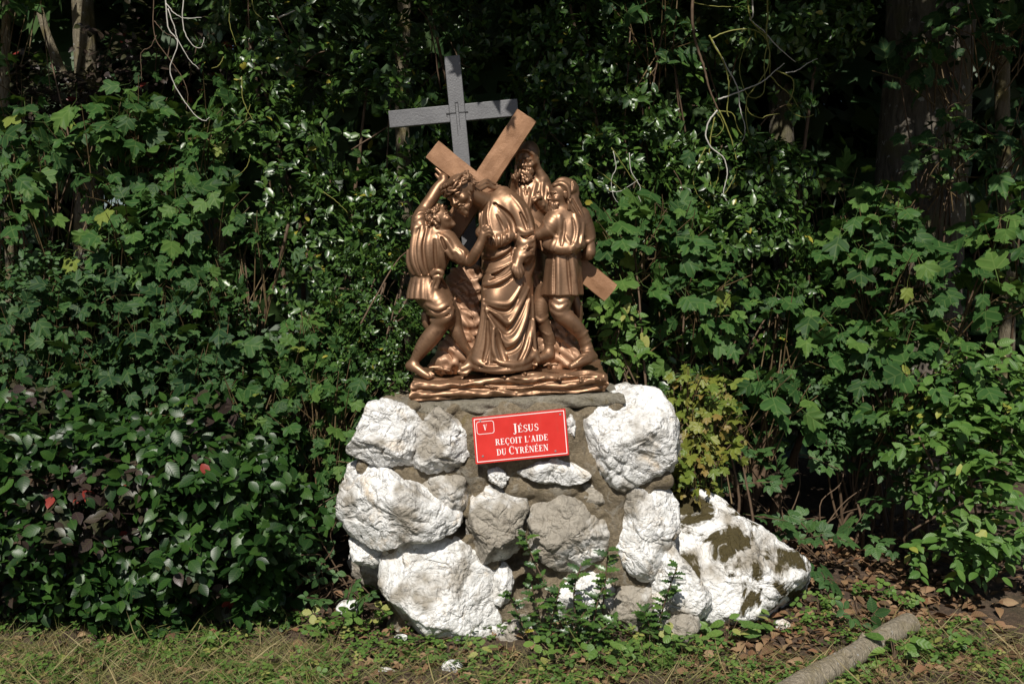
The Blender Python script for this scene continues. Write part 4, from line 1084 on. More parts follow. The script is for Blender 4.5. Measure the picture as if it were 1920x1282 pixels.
# ------------------------------------------------------------------ dark grey standing cross behind the sculpture
def mat_grey():
    m, t, b = nodes('grey_hammered_metal')
    pos = geo_pos(t)
    n2 = noise_tex(t, 130, 3, 0.6, pos); n1 = noise_tex(t, 6, 4, .6, pos)
    L(t, ramp(t, n1, [(0.3, (0.11, 0.11, 0.115)), (0.7, (0.165, 0.165, 0.17))]), b.inputs['Base Color'])
    b.inputs['Roughness'].default_value = 0.55; b.inputs['Metallic'].default_value = 0.2
    bump(t, b, n2, 0.5, 0.004)
    return m
M_GREY = mat_grey()
GC = .56
gp = lambda x, y, d=0.0: W(x, y, GC + d)
g0 = gp(858, 213)
gu = gp(847, 110) - gp(863, 277); gu[1] = 0; gu /= np.linalg.norm(gu)
gr = np.array([gu[2], 0, -gu[0]])
gross = empty('standing_cross', g0 - gu * (g0[2] - 1.0), 'dark grey metal cross with engraved small cross standing behind the sculpture', 'cross')
def gbox(name, r0, r1, u0, u1, d0, d1, mat, par):
    v = [g0 + gr * a + gu * b + np.array([0, d, 0]) for d in (d0, d1) for b in (u0, u1) for a in (r0, r1)]
    f = [(0, 1, 3, 2), (4, 6, 7, 5), (0, 4, 5, 1), (2, 3, 7, 6), (0, 2, 6, 4), (1, 5, 7, 3)]
    o = add(name, mesh_py(name, v, f, mat), par)
    bv = o.modifiers.new('b', 'BEVEL'); bv.width = .003; bv.segments = 2
    return o
mg = pxm(GC)
gbox('upright', -14.5 * mg, 14.5 * mg, -g0[2] + 1.0, 104 * mg, -.02, .02, M_GREY, gross)
gbox('arm', -127 * mg, -14.5 * mg, -15.5 * mg, 15.5 * mg, -.018, .018, M_GREY, gross)
gbox('arm', 14.5 * mg, 112 * mg, -15.5 * mg, 15.5 * mg, -.018, .018, M_GREY, gross)
M_DARK = plain('black_recess', (0.012, 0.012, 0.013), 0.6)
for (r0, r1, u0, u1) in ((-21, -2.5, -1, 1), (2.5, 20, -.6, 1), (-3.2, -2, 1, 18), (2, 3.2, 1, 18), (-3.2, 3.2, 18, 19.4), (-3, -2.2, -40, -1), (2, 2.8, -30, -1), (-20, -19, -5, -1)):
    gbox('engraved_line', r0 * mg, r1 * mg, u0 * mg, u1 * mg, -.0215, -.0195, M_DARK, gross).modifiers.clear()
# ------------------------------------------------------------------ leaves
def leaf_mat(name, cols, rough=0.45, spec=0.5, trans=0.12, vein=0.25, ribs=9.0, odd=None, bumpy=0.25):
    """cols: colour stops over a per-leaf random; odd: (share, colour) for stray tinted leaves"""
    m, t, b = nodes(name)
    oi = N(t, 'ShaderNodeObjectInfo'); at = N(t, 'ShaderNodeAttribute', attribute_name='tint')
    s = N(t, 'ShaderNodeMath', operation='ADD'); L(t, oi.outputs['Random'], s.inputs[0]); L(t, at.outputs['Fac'], s.inputs[1])
    fr = N(t, 'ShaderNodeMath', operation='FRACT'); L(t, s.outputs[0], fr.inputs[0])
    n = len(cols)
    c = ramp(t, fr.outputs[0], [(i / (n - 1), q) for i, q in enumerate(cols)])
    nz = noise_tex(t, 22, 4, 0.6, geo_pos(t))
    c = mix(t, 0.35, c, mix(t, nz, (0.3, 0.3, 0.3), (1.4, 1.4, 1.3)), 'MULTIPLY')
    if odd:
        f2 = N(t, 'ShaderNodeMath', operation='MULTIPLY', i_1=37.0); L(t, fr.outputs[0], f2.inputs[0])
        f3 = N(t, 'ShaderNodeMath', operation='FRACT'); L(t, f2.outputs[0], f3.inputs[0])
        lt = N(t, 'ShaderNodeMath', operation='LESS_THAN', i_1=odd[0]); L(t, f3.outputs[0], lt.inputs[0])
        c = mix(t, lt.outputs[0], c, odd[1])
    spot = noise_tex(t, 55, 3, 0.6, geo_pos(t), .5)
    c = mix(t, ramp(t, spot, [(0.69, (0, 0, 0)), (0.73, (0.75, 0.75, 0.75))]), c, (0.13, 0.085, 0.03))
    uv = N(t, 'ShaderNodeUVMap'); sp = N(t, 'ShaderNodeSeparateXYZ'); L(t, uv.outputs[0], sp.inputs[0])
    ab = N(t, 'ShaderNodeMath', operation='ABSOLUTE'); L(t, sp.outputs[0], ab.inputs[0])
    ma = N(t, 'ShaderNodeMath', operation='MULTIPLY_ADD', i_1=-0.75); L(t, ab.outputs[0], ma.inputs[0]); L(t, sp.outputs[1], ma.inputs[2])
    mu = N(t, 'ShaderNodeMath', operation='MULTIPLY', i_1=ribs * 6.283); L(t, ma.outputs[0], mu.inputs[0])
    si = N(t, 'ShaderNodeMath', operation='SINE'); L(t, mu.outputs[0], si.inputs[0])
    rib = ramp(t, si.outputs[0], [(0.80, (0, 0, 0)), (1.0, (1, 1, 1))])
    mid = ramp(t, ab.outputs[0], [(0.0, (1, 1, 1)), (0.03, (0, 0, 0))])
    mx = N(t, 'ShaderNodeMath', operation='MAXIMUM'); L(t, rib, mx.inputs[0]); L(t, mid, mx.inputs[1])
    vs = N_scale(t, mx.outputs[0], vein)
    c2 = mix(t, vs, c, mix(t, 0.5, c, (0.30, 0.38, 0.12)))
    L(t, c2, b.inputs['Base Color'])
    b.inputs['Roughness'].default_value = rough; b.inputs['Specular IOR Level'].default_value = spec
    if bumpy:
        hh = N(t, 'ShaderNodeMath', operation='MULTIPLY_ADD', i_1=0.6); L(t, si.outputs[0], hh.inputs[0]); L(t, nz, hh.inputs[2])
        bump(t, b, hh.outputs[0], bumpy, 0.004)
    if trans:
        tr = N(t, 'ShaderNodeBsdfTranslucent'); L(t, mix(t, 0.5, c2, (0.16, 0.28, 0.03)), tr.inputs[0])
        ms = N(t, 'ShaderNodeMixShader', i_0=trans); L(t, b.outputs[0], ms.inputs[1]); L(t, tr.outputs[0], ms.inputs[2])
        L(t, ms.outputs[0], t.nodes['Material Output'].inputs[0])
    return m
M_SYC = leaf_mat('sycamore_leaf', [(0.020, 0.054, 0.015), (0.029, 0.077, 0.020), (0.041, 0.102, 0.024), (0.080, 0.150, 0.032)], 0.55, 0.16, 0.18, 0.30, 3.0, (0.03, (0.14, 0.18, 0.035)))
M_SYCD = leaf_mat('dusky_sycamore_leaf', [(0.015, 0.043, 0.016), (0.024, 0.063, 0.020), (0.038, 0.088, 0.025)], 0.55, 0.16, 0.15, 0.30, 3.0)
M_HOLLY = leaf_mat('glossy_holly_leaf', [(0.016, 0.046, 0.010), (0.028, 0.070, 0.013), (0.042, 0.096, 0.016), (0.068, 0.130, 0.020)], 0.36, 0.55, 0.06, 0.2, 2.0, (0.012, (0.24, 0.22, 0.03)), 0.06)
M_BEECH = leaf_mat('beech_leaf', [(0.007, 0.026, 0.006), (0.012, 0.040, 0.008), (0.020, 0.058, 0.010), (0.034, 0.082, 0.013)], 0.38, 0.26, 0.10, 0.14, 7.0, None, 0.03)
M_COPPER = leaf_mat('copper_beech_leaf', [(0.030, 0.018, 0.020), (0.040, 0.026, 0.022), (0.032, 0.036, 0.016)], 0.38, 0.24, 0.06, 0.14, 7.0, (0.02, (0.20, 0.03, 0.025)), 0.03)
M_HORN = leaf_mat('hornbeam_leaf', [(0.045, 0.115, 0.022), (0.070, 0.155, 0.028), (0.100, 0.190, 0.036)], 0.45, 0.4, 0.2, 0.3, 8.0, (0.03, (0.26, 0.28, 0.05)), 0.25)
M_YEL = leaf_mat('yellowing_maple_leaf', [(0.09, 0.14, 0.020), (0.13, 0.165, 0.024), (0.17, 0.18, 0.028), (0.20, 0.13, 0.035)], 0.5, 0.4, 0.15, 0.3, 3.0)
M_WEED = leaf_mat('weed_leaf', [(0.055, 0.12, 0.022), (0.085, 0.17, 0.030), (0.13, 0.21, 0.04)], 0.5, 0.4, 0.2, 0.3, 4.0, (0.08, (0.25, 0.26, 0.07)))
M_BRAM = leaf_mat('bramble_leaf', [(0.022, 0.065, 0.018), (0.034, 0.088, 0.024), (0.05, 0.115, 0.030)], 0.5, 0.4, 0.1, 0.35, 7.0)
M_LITTER = leaf_mat('dead_leaf', [(0.055, 0.028, 0.016), (0.13, 0.070, 0.036), (0.20, 0.115, 0.06), (0.26, 0.17, 0.10), (0.17, 0.075, 0.04)], 0.75, 0.3, 0.0, 0.25, 7.0)
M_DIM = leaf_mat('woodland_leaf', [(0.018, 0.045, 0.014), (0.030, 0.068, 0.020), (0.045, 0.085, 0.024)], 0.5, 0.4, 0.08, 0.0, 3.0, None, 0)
def mat_bark(name, a, b_, moss, sc=1.0):
    m, t, b = nodes(name)
    pos = geo_pos(t)
    mp = N(t, 'ShaderNodeMapping'); mp.inputs['Scale'].default_value = (1, 1, .22); L(t, pos, mp.inputs[0])
    n1 = noise_tex(t, 26 * sc, 6, 0.65, mp.outputs[0], .6); n2 = noise_tex(t, 3.5 * sc, 4, 0.6, pos); n3 = noise_tex(t, 19 * sc, 3, .5, pos)
    c = ramp(t, n1, [(0.3, a), (0.65, b_)])
    c = mix(t, ramp(t, n2, [(0.48, (0, 0, 0)), (0.62, (0.8, 0.8, 0.8))]), c, moss)
    c = mix(t, ramp(t, n3, [(0.66, (0, 0, 0)), (0.7, (0.8, 0.8, 0.8))]), c, (0.42, 0.42, 0.40))
    L(t, c, b.inputs['Base Color']); b.inputs['Roughness'].default_value = 0.9
    bump(t, b, n1, 0.9, 0.03)
    return m
M_BARK = mat_bark('rough_bark', (0.035, 0.029, 0.022), (0.165, 0.142, 0.112), (0.11, 0.10, 0.045))
M_BARK2 = mat_bark('smooth_pale_bark', (0.10, 0.08, 0.05), (0.22, 0.19, 0.13), (0.12, 0.10, 0.03), 1.6)
M_LOG = mat_bark('cut_log_bark', (0.17, 0.14, 0.095), (0.36, 0.31, 0.23), (0.22, 0.18, 0.10), 2.5)
M_TWIG = plain('brown_twig', (0.10, 0.065, 0.04), 0.7, 0, .3, .3)
M_SHOOT = plain('reddish_green_shoot', (0.11, 0.075, 0.035), 0.6, 0, .3, .35)
M_TWIGG = plain('green_twig', (0.17, 0.17, 0.035), 0.55, 0, .4, .3)
M_TWIGP = plain('pale_dead_twig', (0.42, 0.40, 0.36), 0.7, 0, .3, .2)
M_CUT = plain('cut_wood', (0.42, 0.31, 0.19), 0.8, 0, .2, .25)

class Leaf:
    def __init__(s, v, tris, uv, mat, name):
        s.v = np.array(v, float); s.t = np.array(tris, int); s.uv = np.array(uv, float); s.mat = mat; s.name = name; s._me = None
    def with_mat(s, m): return Leaf(s.v, s.t, s.uv, m, s.name)
    def me(s):
        if s._me is None:
            s._me = mesh_np(s.name, s.v, s.t, s.mat, True)
            u = s._me.uv_layers.new(name='UVMap'); u.data.foreach_set('uv', s.uv[s.t.ravel()].astype(np.float32).ravel())
        return s._me
    def joined(s, name, P, R, S, seed=0, mats=None):
        n = len(P); nv = len(s.v)
        V = (np.einsum('nij,vj->nvi', R, s.v) * S[:, None, None] + P[:, None, :]).reshape(-1, 3)
        F = (s.t[None] + (np.arange(n) * nv)[:, None, None]).reshape(-1, 3)
        me = mesh_np(name, V, F, s.mat, True)
        u = me.uv_layers.new(name='UVMap'); u.data.foreach_set('uv', np.tile(s.uv[s.t.ravel()], (n, 1)).astype(np.float32).ravel())
        a = me.attributes.new('tint', 'FLOAT', 'FACE')
        a.data.foreach_set('value', np.repeat(np.random.default_rng(seed).random(n), len(s.t)).astype(np.float32))
        return me
def fan(polar, cy, droop, mat, name, fold=0.0, stalk=True):
    pts = [(0, cy)]
    full = list(polar) + [(-a, r) for a, r in polar[::-1] if a not in (0, 180)]
    for a, r in full: pts.append((r * math.sin(math.radians(a)), cy + r * math.cos(math.radians(a))))
    v = [(x, y, -droop * (x * x + (y - cy) ** 2) * 2 + fold * abs(x)) for x, y in pts]
    n = len(full)
    tr = [(0, 1 + (i + 1) % n, 1 + i) for i in range(n)]
    uv = [(x, y) for x, y in pts]
    if stalk:
        o = len(v); v += [(-.011, .12, .004), (.011, .12, .004), (.009, -.35, .05), (-.009, -.35, .05), (0, -.75, .16)]; uv += [(0.0, 0.0)] * 5
        tr += [(o, o + 3, o + 2), (o, o + 2, o + 1), (o + 3, o + 4, o + 2)]
    return Leaf(v, tr, uv, mat, name)
SYC = [(0, .70), (6, .60), (12, .60), (17, .52), (23, .50), (29, .41), (35, .49), (42, .55), (47, .58), (55, .66), (61, .57), (69, .55), (77, .47), (86, .39), (95, .45), (106, .46), (114, .49), (126, .40), (150, .33), (180, .20)]
def vary(lf, sx, skew, curl, wave):
    v = lf.v.copy(); x, y = v[:, 0].copy(), v[:, 1].copy()
    v[:, 0] = x * sx; v[:, 1] = y + skew * x; v[:, 2] += curl * (y - .3) * np.abs(y - .3) + wave * np.sin(x * 9 + y * 6) * np.hypot(x, y - .3)
    return Leaf(v, lf.t, lf.uv, lf.mat, lf.name)
LF_SYC = fan(SYC, .32, .16, M_SYC, 'leaf', .10); LF_SYCD = LF_SYC.with_mat(M_SYCD); LF_YEL = fan([(a, r * (.92 if r > .4 else .8)) for a, r in SYC], .32, .22, M_YEL, 'leaf', .12)
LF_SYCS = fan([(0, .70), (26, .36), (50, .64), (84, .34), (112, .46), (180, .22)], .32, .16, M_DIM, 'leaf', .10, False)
def blade(ys, ws, mat, name, fold=.10, curl=.15, serr=0.0, twist=0.0):
    v, uv, f = [(0, 0, 0)], [(0, 0)], []
    for i, (y, w) in enumerate(zip(ys, ws)):
        z = -curl * y * y
        v += [(-w, y + (serr if i % 2 else -serr), z + fold * w), (0, y, z), (w, y + (serr if i % 2 else -serr), z + fold * w)]; uv += [(-w, y), (0, y), (w, y)]
    v.append((0, 1, -curl * 1.1)); uv.append((0, 1))
    f += [(0, 2, 1), (0, 3, 2)]
    for i in range(len(ys) - 1):
        a = 1 + 3 * i; b_ = a + 3
        f += [(a, a + 1, b_ + 1), (a, b_ + 1, b_), (a + 1, a + 2, b_ + 2), (a + 1, b_ + 2, b_ + 1)]
    a = 1 + 3 * (len(ys) - 1); e = len(v) - 1
    f += [(a, a + 1, e), (a + 1, a + 2, e)]
    return Leaf(v, f, uv, mat, name)
LF_HOLLY = blade([.28, .62, .86], [.21, .22, .10], M_HOLLY, 'leaf', .30, .16)
LF_BEECH = blade([.12, .35, .62, .86], [.17, .31, .28, .12], M_BEECH, 'leaf', .18, .16); LF_COPPER = LF_BEECH.with_mat(M_COPPER); LF_HORN = blade([.10, .32, .60, .86], [.15, .27, .25, .11], M_HORN, 'leaf', .22, .14)
LF_DEAD = blade([.15, .4, .7, .9], [.15, .28, .22, .08], M_LITTER, 'leaf', .5, .35)
LF_OVAL = blade([.12, .4, .7, .9], [.16, .27, .2, .08], M_WEED, 'leaf', .15, .15)
LF_SPINY = blade([.12, .24, .36, .48, .60, .72, .86], [.24, .12, .27, .13, .24, .10, .13], M_HOLLY, 'leaf', .3, .2)
def compound(base, angs, mat, name='leaf', sz=None):
    V, T, U = [], [], []
    for i, a in enumerate(angs):
        c, s_ = math.cos(math.radians(a)), math.sin(math.radians(a)); q = (sz or [1] * len(angs))[i]
        o = len(V)
        for x, y, z in base.v: 
            yy = y * .55 * q + .04; xx = x * .55 * q
            V.append((xx * c + yy * s_, -xx * s_ + yy * c + .3, z * .5))
        T += [tuple(k + o for k in t) for t in base.t]; U += [tuple(u) for u in base.uv]
    return Leaf(V, T, U, mat, name)
LF_BRAM = compound(LF_BEECH, (0, 100, -100, 52, -52), M_BRAM, 'leaf', (1.1, .75, .75, .95, .95)); LF_TRI = compound(LF_BEECH, (0, 85, -85), M_BRAM); LF_WEED = compound(blade([.15, .45, .75, .92], [.2, .36, .33, .16], M_WEED, 'x', .1, .1), (0, 110, -110), M_WEED)

def unit(a): return a / (np.linalg.norm(a, axis=-1, keepdims=True) + 1e-9)
def frames(Yd, Nd):
    y = unit(Yd); z = unit(Nd - y * (Nd * y).sum(-1, keepdims=True)); x = np.cross(y, z)
    return np.stack([x, y, z], -1)
UP = np.array([0, 0, 1.0]); TOC = unit(np.array([-.12, -.75, .65]))
def sprays(P, D, n, length, size, rg, mode='alt', face=0.5, spread=.8, jit=.3, dz=0.0):
    """leaves along twigs starting at P running along D; returns positions, rotations, sizes, twig ends"""
    M = len(P); D = unit(D)
    nn = unit(UP[None] * (1 - face) + TOC[None] * face + rg.normal(0, .25, (M, 3)))
    Sd = unit(np.cross(D, nn)); Tn = np.cross(Sd, D)
    Ps, Ys, Ns, Ss = [], [], [], []
    for j in range(n):
        f = (j + .6) / n
        side = 1 if j % 2 else -1
        ln = length * rg.uniform(.8, 1.2, (M, 1))
        if mode == 'rosette':
            ph = rg.uniform(0, 6.283, (M, 1)) + j * 2.4
            rad = np.cos(ph) * Sd + np.sin(ph) * Tn
            yd = D * rg.uniform(.15, .9, (M, 1)) + rad; nd = D * 1.0 + UP * .35 + rg.normal(0, jit, (M, 3))
            p = P + D * ln * f + rad * size * .08
        elif mode == 'pet':           # long stalked leaves held off the shoot, tips hanging
            ph = rg.uniform(-.5, .5, (M, 1)) + (j % 2) * math.pi + (j // 2) * 1.57
            rad = np.cos(ph) * Sd + np.sin(ph) * Tn * .8
            p = P + D * ln * f + rad * size * rg.uniform(.5, 1.0, (M, 1)) + UP * size * .15
            yd = rad * .8 + D * .25 - UP * rg.uniform(.15, .8, (M, 1)); nd = nn + rg.normal(0, jit, (M, 3))
        else:
            yd = D * .55 + Sd * side * spread - UP * dz + rg.normal(0, .15, (M, 3)); nd = nn + rg.normal(0, jit, (M, 3))
            p = P + D * ln * f
        Ps.append(p); Ys.append(yd); Ns.append(nd); Ss.append(size * rg.uniform(.5, 1.2, M) * (1 - .25 * (f > .8)))
    return np.vstack(Ps), frames(np.vstack(Ys), np.vstack(Ns)), np.concatenate(Ss)
def lobe_points(lobes, per, rg, front=.75, thick=.25, lump=.25, clump=None):
    """points and outward directions on lumpy ellipsoid shells; lobes of (px, py, y, rx, ry, rz, share)"""
    P, D = [], []
    tot = sum(l[6] for l in lobes)
    for px, py, y, rx, ry, rz, sh in lobes:
        m = max(1, int(per * sh / tot))
        d = unit(rg.normal(0, 1, (m * 3, 3)))
        keep = (d @ TOC > -.1) | (rg.random(m * 3) > front)
        d = d[keep][:m]
        c = W(px, py, y)
        ph = rg.uniform(0, 6, 6)
        lum = 1 + lump * (np.sin(d[:, 0] * 5 + ph[0] + 2 * np.sin(d[:, 2] * 4 + ph[1])) * .5 + np.sin(d[:, 2] * 7 + ph[2] + d[:, 0] * 6) * .35 + np.sin(d[:, 1] * 9 + ph[3]) * .15)
        r = lum * (1 - thick * rg.exponential(.6, len(d)).clip(0, 2))
        p = c + d * np.array([rx, ry, rz]) * r[:, None]
        ok = p[:, 2] > .06
        if clump:          # boughs with dark gaps between them
            f_, th_ = clump
            ok &= np.array([mnoise.noise(Vector(q * np.array([1, 1, 1.5]) * f_)) + .35 * mnoise.noise(Vector(q * f_ * 2.3)) > th_ for q in p])
        P.append(p[ok]); D.append(unit(d / np.array([rx, ry, rz]))[ok])
    return np.vstack(P), np.vstack(D)
def plant(name, label, cat, base, leafsets, stems=(), group=None, nobj=300, stemname='stem', mat_stem=None, shoots=None):
    """leafsets: list of (Leaf, P, R, S); stems: list of (pts, r0, r1); the leaves that show largest become parts, the rest one mass"""
    root = empty(name, base, label, cat, group)
    b0 = np.array(base, float)
    for pts, r0, r1 in stems:
        p = crom(np.array(pts, float), 6); rr = np.linspace(r0, r1, len(p))
        p = p + np.random.default_rng(len(pts)).normal(0, r0 * .12, p.shape)
        add(stemname, mesh_np(stemname, *tube(p, rr, 8 if r0 > .02 else 6), mat_stem or M_TWIG), root)
    if shoots: add('shoots', mesh_np('shoots', *merge(shoots), M_SHOOT), root, kind='stuff')
    tot = sum(len(s[1]) for s in leafsets)
    for lf, P, R, S in leafsets:
        q = int(round(nobj * len(P) / max(tot, 1)))
        d = np.linalg.norm(P - CAM, axis=1)
        v = P - CAM
        fz = v @ np.array([0, CP, -SP]); u = v[:, 0] / fz * FPX + 960; w = 641 - (v @ np.array([0, SP, CP])) / fz * FPX
        inside = (u > -10) & (u < 1930) & (w > -10) & (w < 1292)
        facing = np.abs(np.einsum('ni,ni->n', R[:, :, 2], unit(v)))
        score = np.where(inside, S / d * (.3 + facing) * np.exp(-(d - np.percentile(d, 5)) * 1.6), 0)
        order = np.argsort(-score)
        pick, rest = order[:q], order[q:]
        me = lf.me()
        for i in pick:
            if score[i] <= 0: rest = np.append(rest, i); continue
            o = bpy.data.objects.new('leaf', me)
            o.matrix_basis = Matrix.LocRotScale(Vector(P[i] - b0), Matrix(R[i].tolist()), Vector((S[i],) * 3))
            COL.objects.link(o); o.parent = root
        if len(rest):
            add('foliage', lf.joined('foliage', P[rest], R[rest], S[rest], len(rest)), root, kind='stuff')
    return root
# ------------------------------------------------------------------ trees
def G(px, y):
    """ground point under picture column px at depth y"""
    p = W(px, 800, y); return np.array([p[0], y, ground_z(p[0], y)])
def trunk_mesh(name, pts, rads, mat, seg=40, seed=0, rough=.06):
    p = crom(np.array(pts, float), 10); r = np.interp(np.linspace(0, 1, len(p)), np.linspace(0, 1, len(rads)), rads)
    v, f = tube(p, r, seg, False)
    n = len(p)
    for i in range(n):
        for j in range(seg):
            k = i * seg + j; q = v[k]; d = q - p[i]
            a = mnoise.noise(Vector((q[0] * 9 + seed, q[1] * 9, q[2] * 2.2))) + .5 * mnoise.noise(Vector((q[0] * 26, q[1] * 26, q[2] * 6)))
            v[k] = p[i] + d * (1 + rough * a)
    return mesh_np(name, v, f, mat)
def shade_ok(P, lim):
    """keeps canopy leaves whose shadow clears the sunlit clearing: lim(x) is the height of the light edge at depth Y = 0.5"""
    t = (P[:, 1] - .5) / to_sun[1]
    Q = P - to_sun[None] * t[:, None]
    return Q[:, 2] > lim(Q[:, 0], Q[:, 2])
rgc = np.random.default_rng(5)
def light_edge(x, z):
    xs = [-3.5, -2.2, -1.2, -.75, -.45, -.3, -.15, .02, .09, .25, .4, .9, 1.15, 1.5, 3.5]
    zs = [3.7, 3.9, 3.9, 3.6, 2.8, 2.4, 2.45, 2.1, 2.25, 3.0, 4.1, 4.1, 3.3, 2.85, 2.9]
    return np.interp(x, xs, zs) + .1 * np.sin(x * 9 + 1) * np.sin(x * 4.1) + rgc.normal(0, .12, len(x))
def canopy(n, x0, x1, y0, y1, z0, z1, rg):
    P = np.stack([rg.uniform(x0, x1, n), rg.uniform(y0, y1, n), rg.uniform(z0, z1, n)], 1)
    cl = np.sin(P[:, 0] * 2.3 + np.sin(P[:, 1] * 1.7)) * np.sin(P[:, 1] * 2.1 + P[:, 2]) + np.sin(P[:, 2] * 2.7 + P[:, 0])
    P = P[cl > -1.1]
    # stay above the picture
    v = P - CAM; fz = v @ np.array([0, CP, -SP]); w = 641 - (v @ np.array([0, SP, CP])) / fz * FPX
    P = P[(w < -60) | (P[:, 1] > 3.2)]
    P = P[shade_ok(P, light_edge)]
    Q = P - to_sun[None] * ((P[:, 1] - 2.0) / to_sun[1])[:, None]      # light gaps over the thick trunk
    hole = (np.abs(Q[:, 0] - 2.45) < .5) & (Q[:, 2] > 2.2) & (Q[:, 2] < 4.0) & (np.sin(Q[:, 0] * 13 + 2 * np.sin(Q[:, 2] * 7)) + np.sin(Q[:, 2] * 9) > .25)
    P = P[~hole]
    Q = P - to_sun[None] * ((P[:, 1] - 3.0) / to_sun[1])[:, None]      # and over the forked tree
    P = P[~((np.abs(Q[:, 0] + 3.2) < .45) & (Q[:, 2] > 2.6) & (Q[:, 2] < 4.3) & (np.sin(Q[:, 0] * 11) + np.sin(Q[:, 2] * 8) > -1.1))]
    D = unit(rg.normal(0, 1, P.shape) * np.array([1, 1, .3]))
    return sprays(P, D, 3, .2, .17, rg, 'pet', .2)
def big_tree():
    rg = np.random.default_rng(21)
    b = G(1725, 2.1)
    root = empty('beech_tree', b, 'thick rough trunk of a tall tree dappled with light at upper right', 'tree')
    top = W(1775, -900, 2.1)
    pts = [W(1700, 1020, 2.1) * [1, 1, 0] + [0, 0, b[2] - .1], W(1712, 700, 2.1), W(1726, 330, 2.1), W(1745, 0, 2.1), top]
    add('trunk', trunk_mesh('trunk', pts, [.34, .285, .272, .265, .2], M_BARK, 56, 3, .05), root)
    for q in (([W(1755, -150, 2.1), [.9, .9, 4.2], [-.4, -.2, 4.7], [-1.6, -.6, 5.0]]), ([W(1760, -250, 2.1), [2.2, .6, 4.6], [2.6, -.6, 5.0]]), ([W(1765, -400, 2.1), [1.6, 3.2, 5.2], [.4, 4.4, 5.6]])):
        add('limb', mesh_np('limb', *tube(crom(np.array(q, float), 6), np.linspace(.1, .03, (len(q) - 1) * 6 + 1), 10), M_BARK), root)
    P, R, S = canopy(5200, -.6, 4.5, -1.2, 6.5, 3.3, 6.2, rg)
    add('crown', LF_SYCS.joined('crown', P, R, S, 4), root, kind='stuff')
big_tree()
def fork_tree():
    rg = np.random.default_rng(22)
    b = G(165, 3.0)
    root = empty('forked_tree', b, 'slender pale barked tree forking near the top left corner', 'tree')
    add('trunk', trunk_mesh('trunk', [b - [0, 0, .1], W(168, 500, 3), W(166, 230, 3), W(158, 60, 3), W(150, -120, 3), W(130, -700, 3)], [.12, .11, .085, .078, .07, .04], M_BARK2, 24, 1, .06), root)
    add('limb', trunk_mesh('limb', [W(150, 178, 2.95), W(138, 160, 2.93), W(122, 145, 2.92), W(102, 100, 2.92), W(82, 45, 2.92), W(62, -40, 2.95), W(20, -300, 3)], [.03, .035, .034, .03, .028, .026, .015], M_BARK2, 16, 2, .05), root)
    add('limb', trunk_mesh('limb', [W(136, 158, 2.93), W(146, 138, 2.92), W(152, 105, 2.92)], [.022, .018, .02], M_BARK2, 12, 2, .05), root)
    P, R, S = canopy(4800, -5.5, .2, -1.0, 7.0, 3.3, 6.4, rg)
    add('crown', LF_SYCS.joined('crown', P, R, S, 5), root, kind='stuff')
fork_tree()
for i, (px, y, r, lab) in enumerate(((1885, 2.4, .05, 'thin straight stem at the right edge beside the thick trunk'), (760, 3.0, .055, 'dim slim trunk in the shade left of the grey cross'), (1470, 3.6, .10, 'dark trunk deep in the shade between holly and thick trunk'), (420, 3.8, .09, 'shaded trunk behind the pale twigs at upper left'), (15, 2.2, .03, 'thin pale sapling stem at the far left edge'))):
    b = G(px, y)
    root = empty('thin_tree', b, lab, 'tree', 'thin trunks in the woodland behind')
    add('trunk', trunk_mesh('trunk', [b - [0, 0, .1], W(px + 4, 500, y), W(px - 6, 200, y), W(px + 2, -80, y), W(px + 20, -500, y)], [r * 1.1, r, r * .95, r * .9, r * .7], M_BARK2 if i != 2 else M_BARK, 18, i, .05), root)
# far woodland that reads as one dark mass
def woodland():
    rg = np.random.default_rng(9)
    n = 21000
    P = np.stack([rg.uniform(-7, 7.5, n), 3.3 + 5.2 * rg.random(n) ** 1.3, rg.uniform(.05, 6.2, n) ** 1.0], 1)
    gap = (np.abs(P[:, 0] + 2.9 - (P[:, 1] - 3) * -.35) < .5) & (np.abs(P[:, 2] - 2.3) < .55) & (rg.random(n) < .75)
    P = P[~gap]; n = len(P)
    yd = unit(rg.normal(0, 1, (n, 3)) - UP * .6); nd = unit(TOC + rg.normal(0, .5, (n, 3)))
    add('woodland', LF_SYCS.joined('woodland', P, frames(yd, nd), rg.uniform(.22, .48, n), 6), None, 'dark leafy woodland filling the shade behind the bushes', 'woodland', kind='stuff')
woodland()

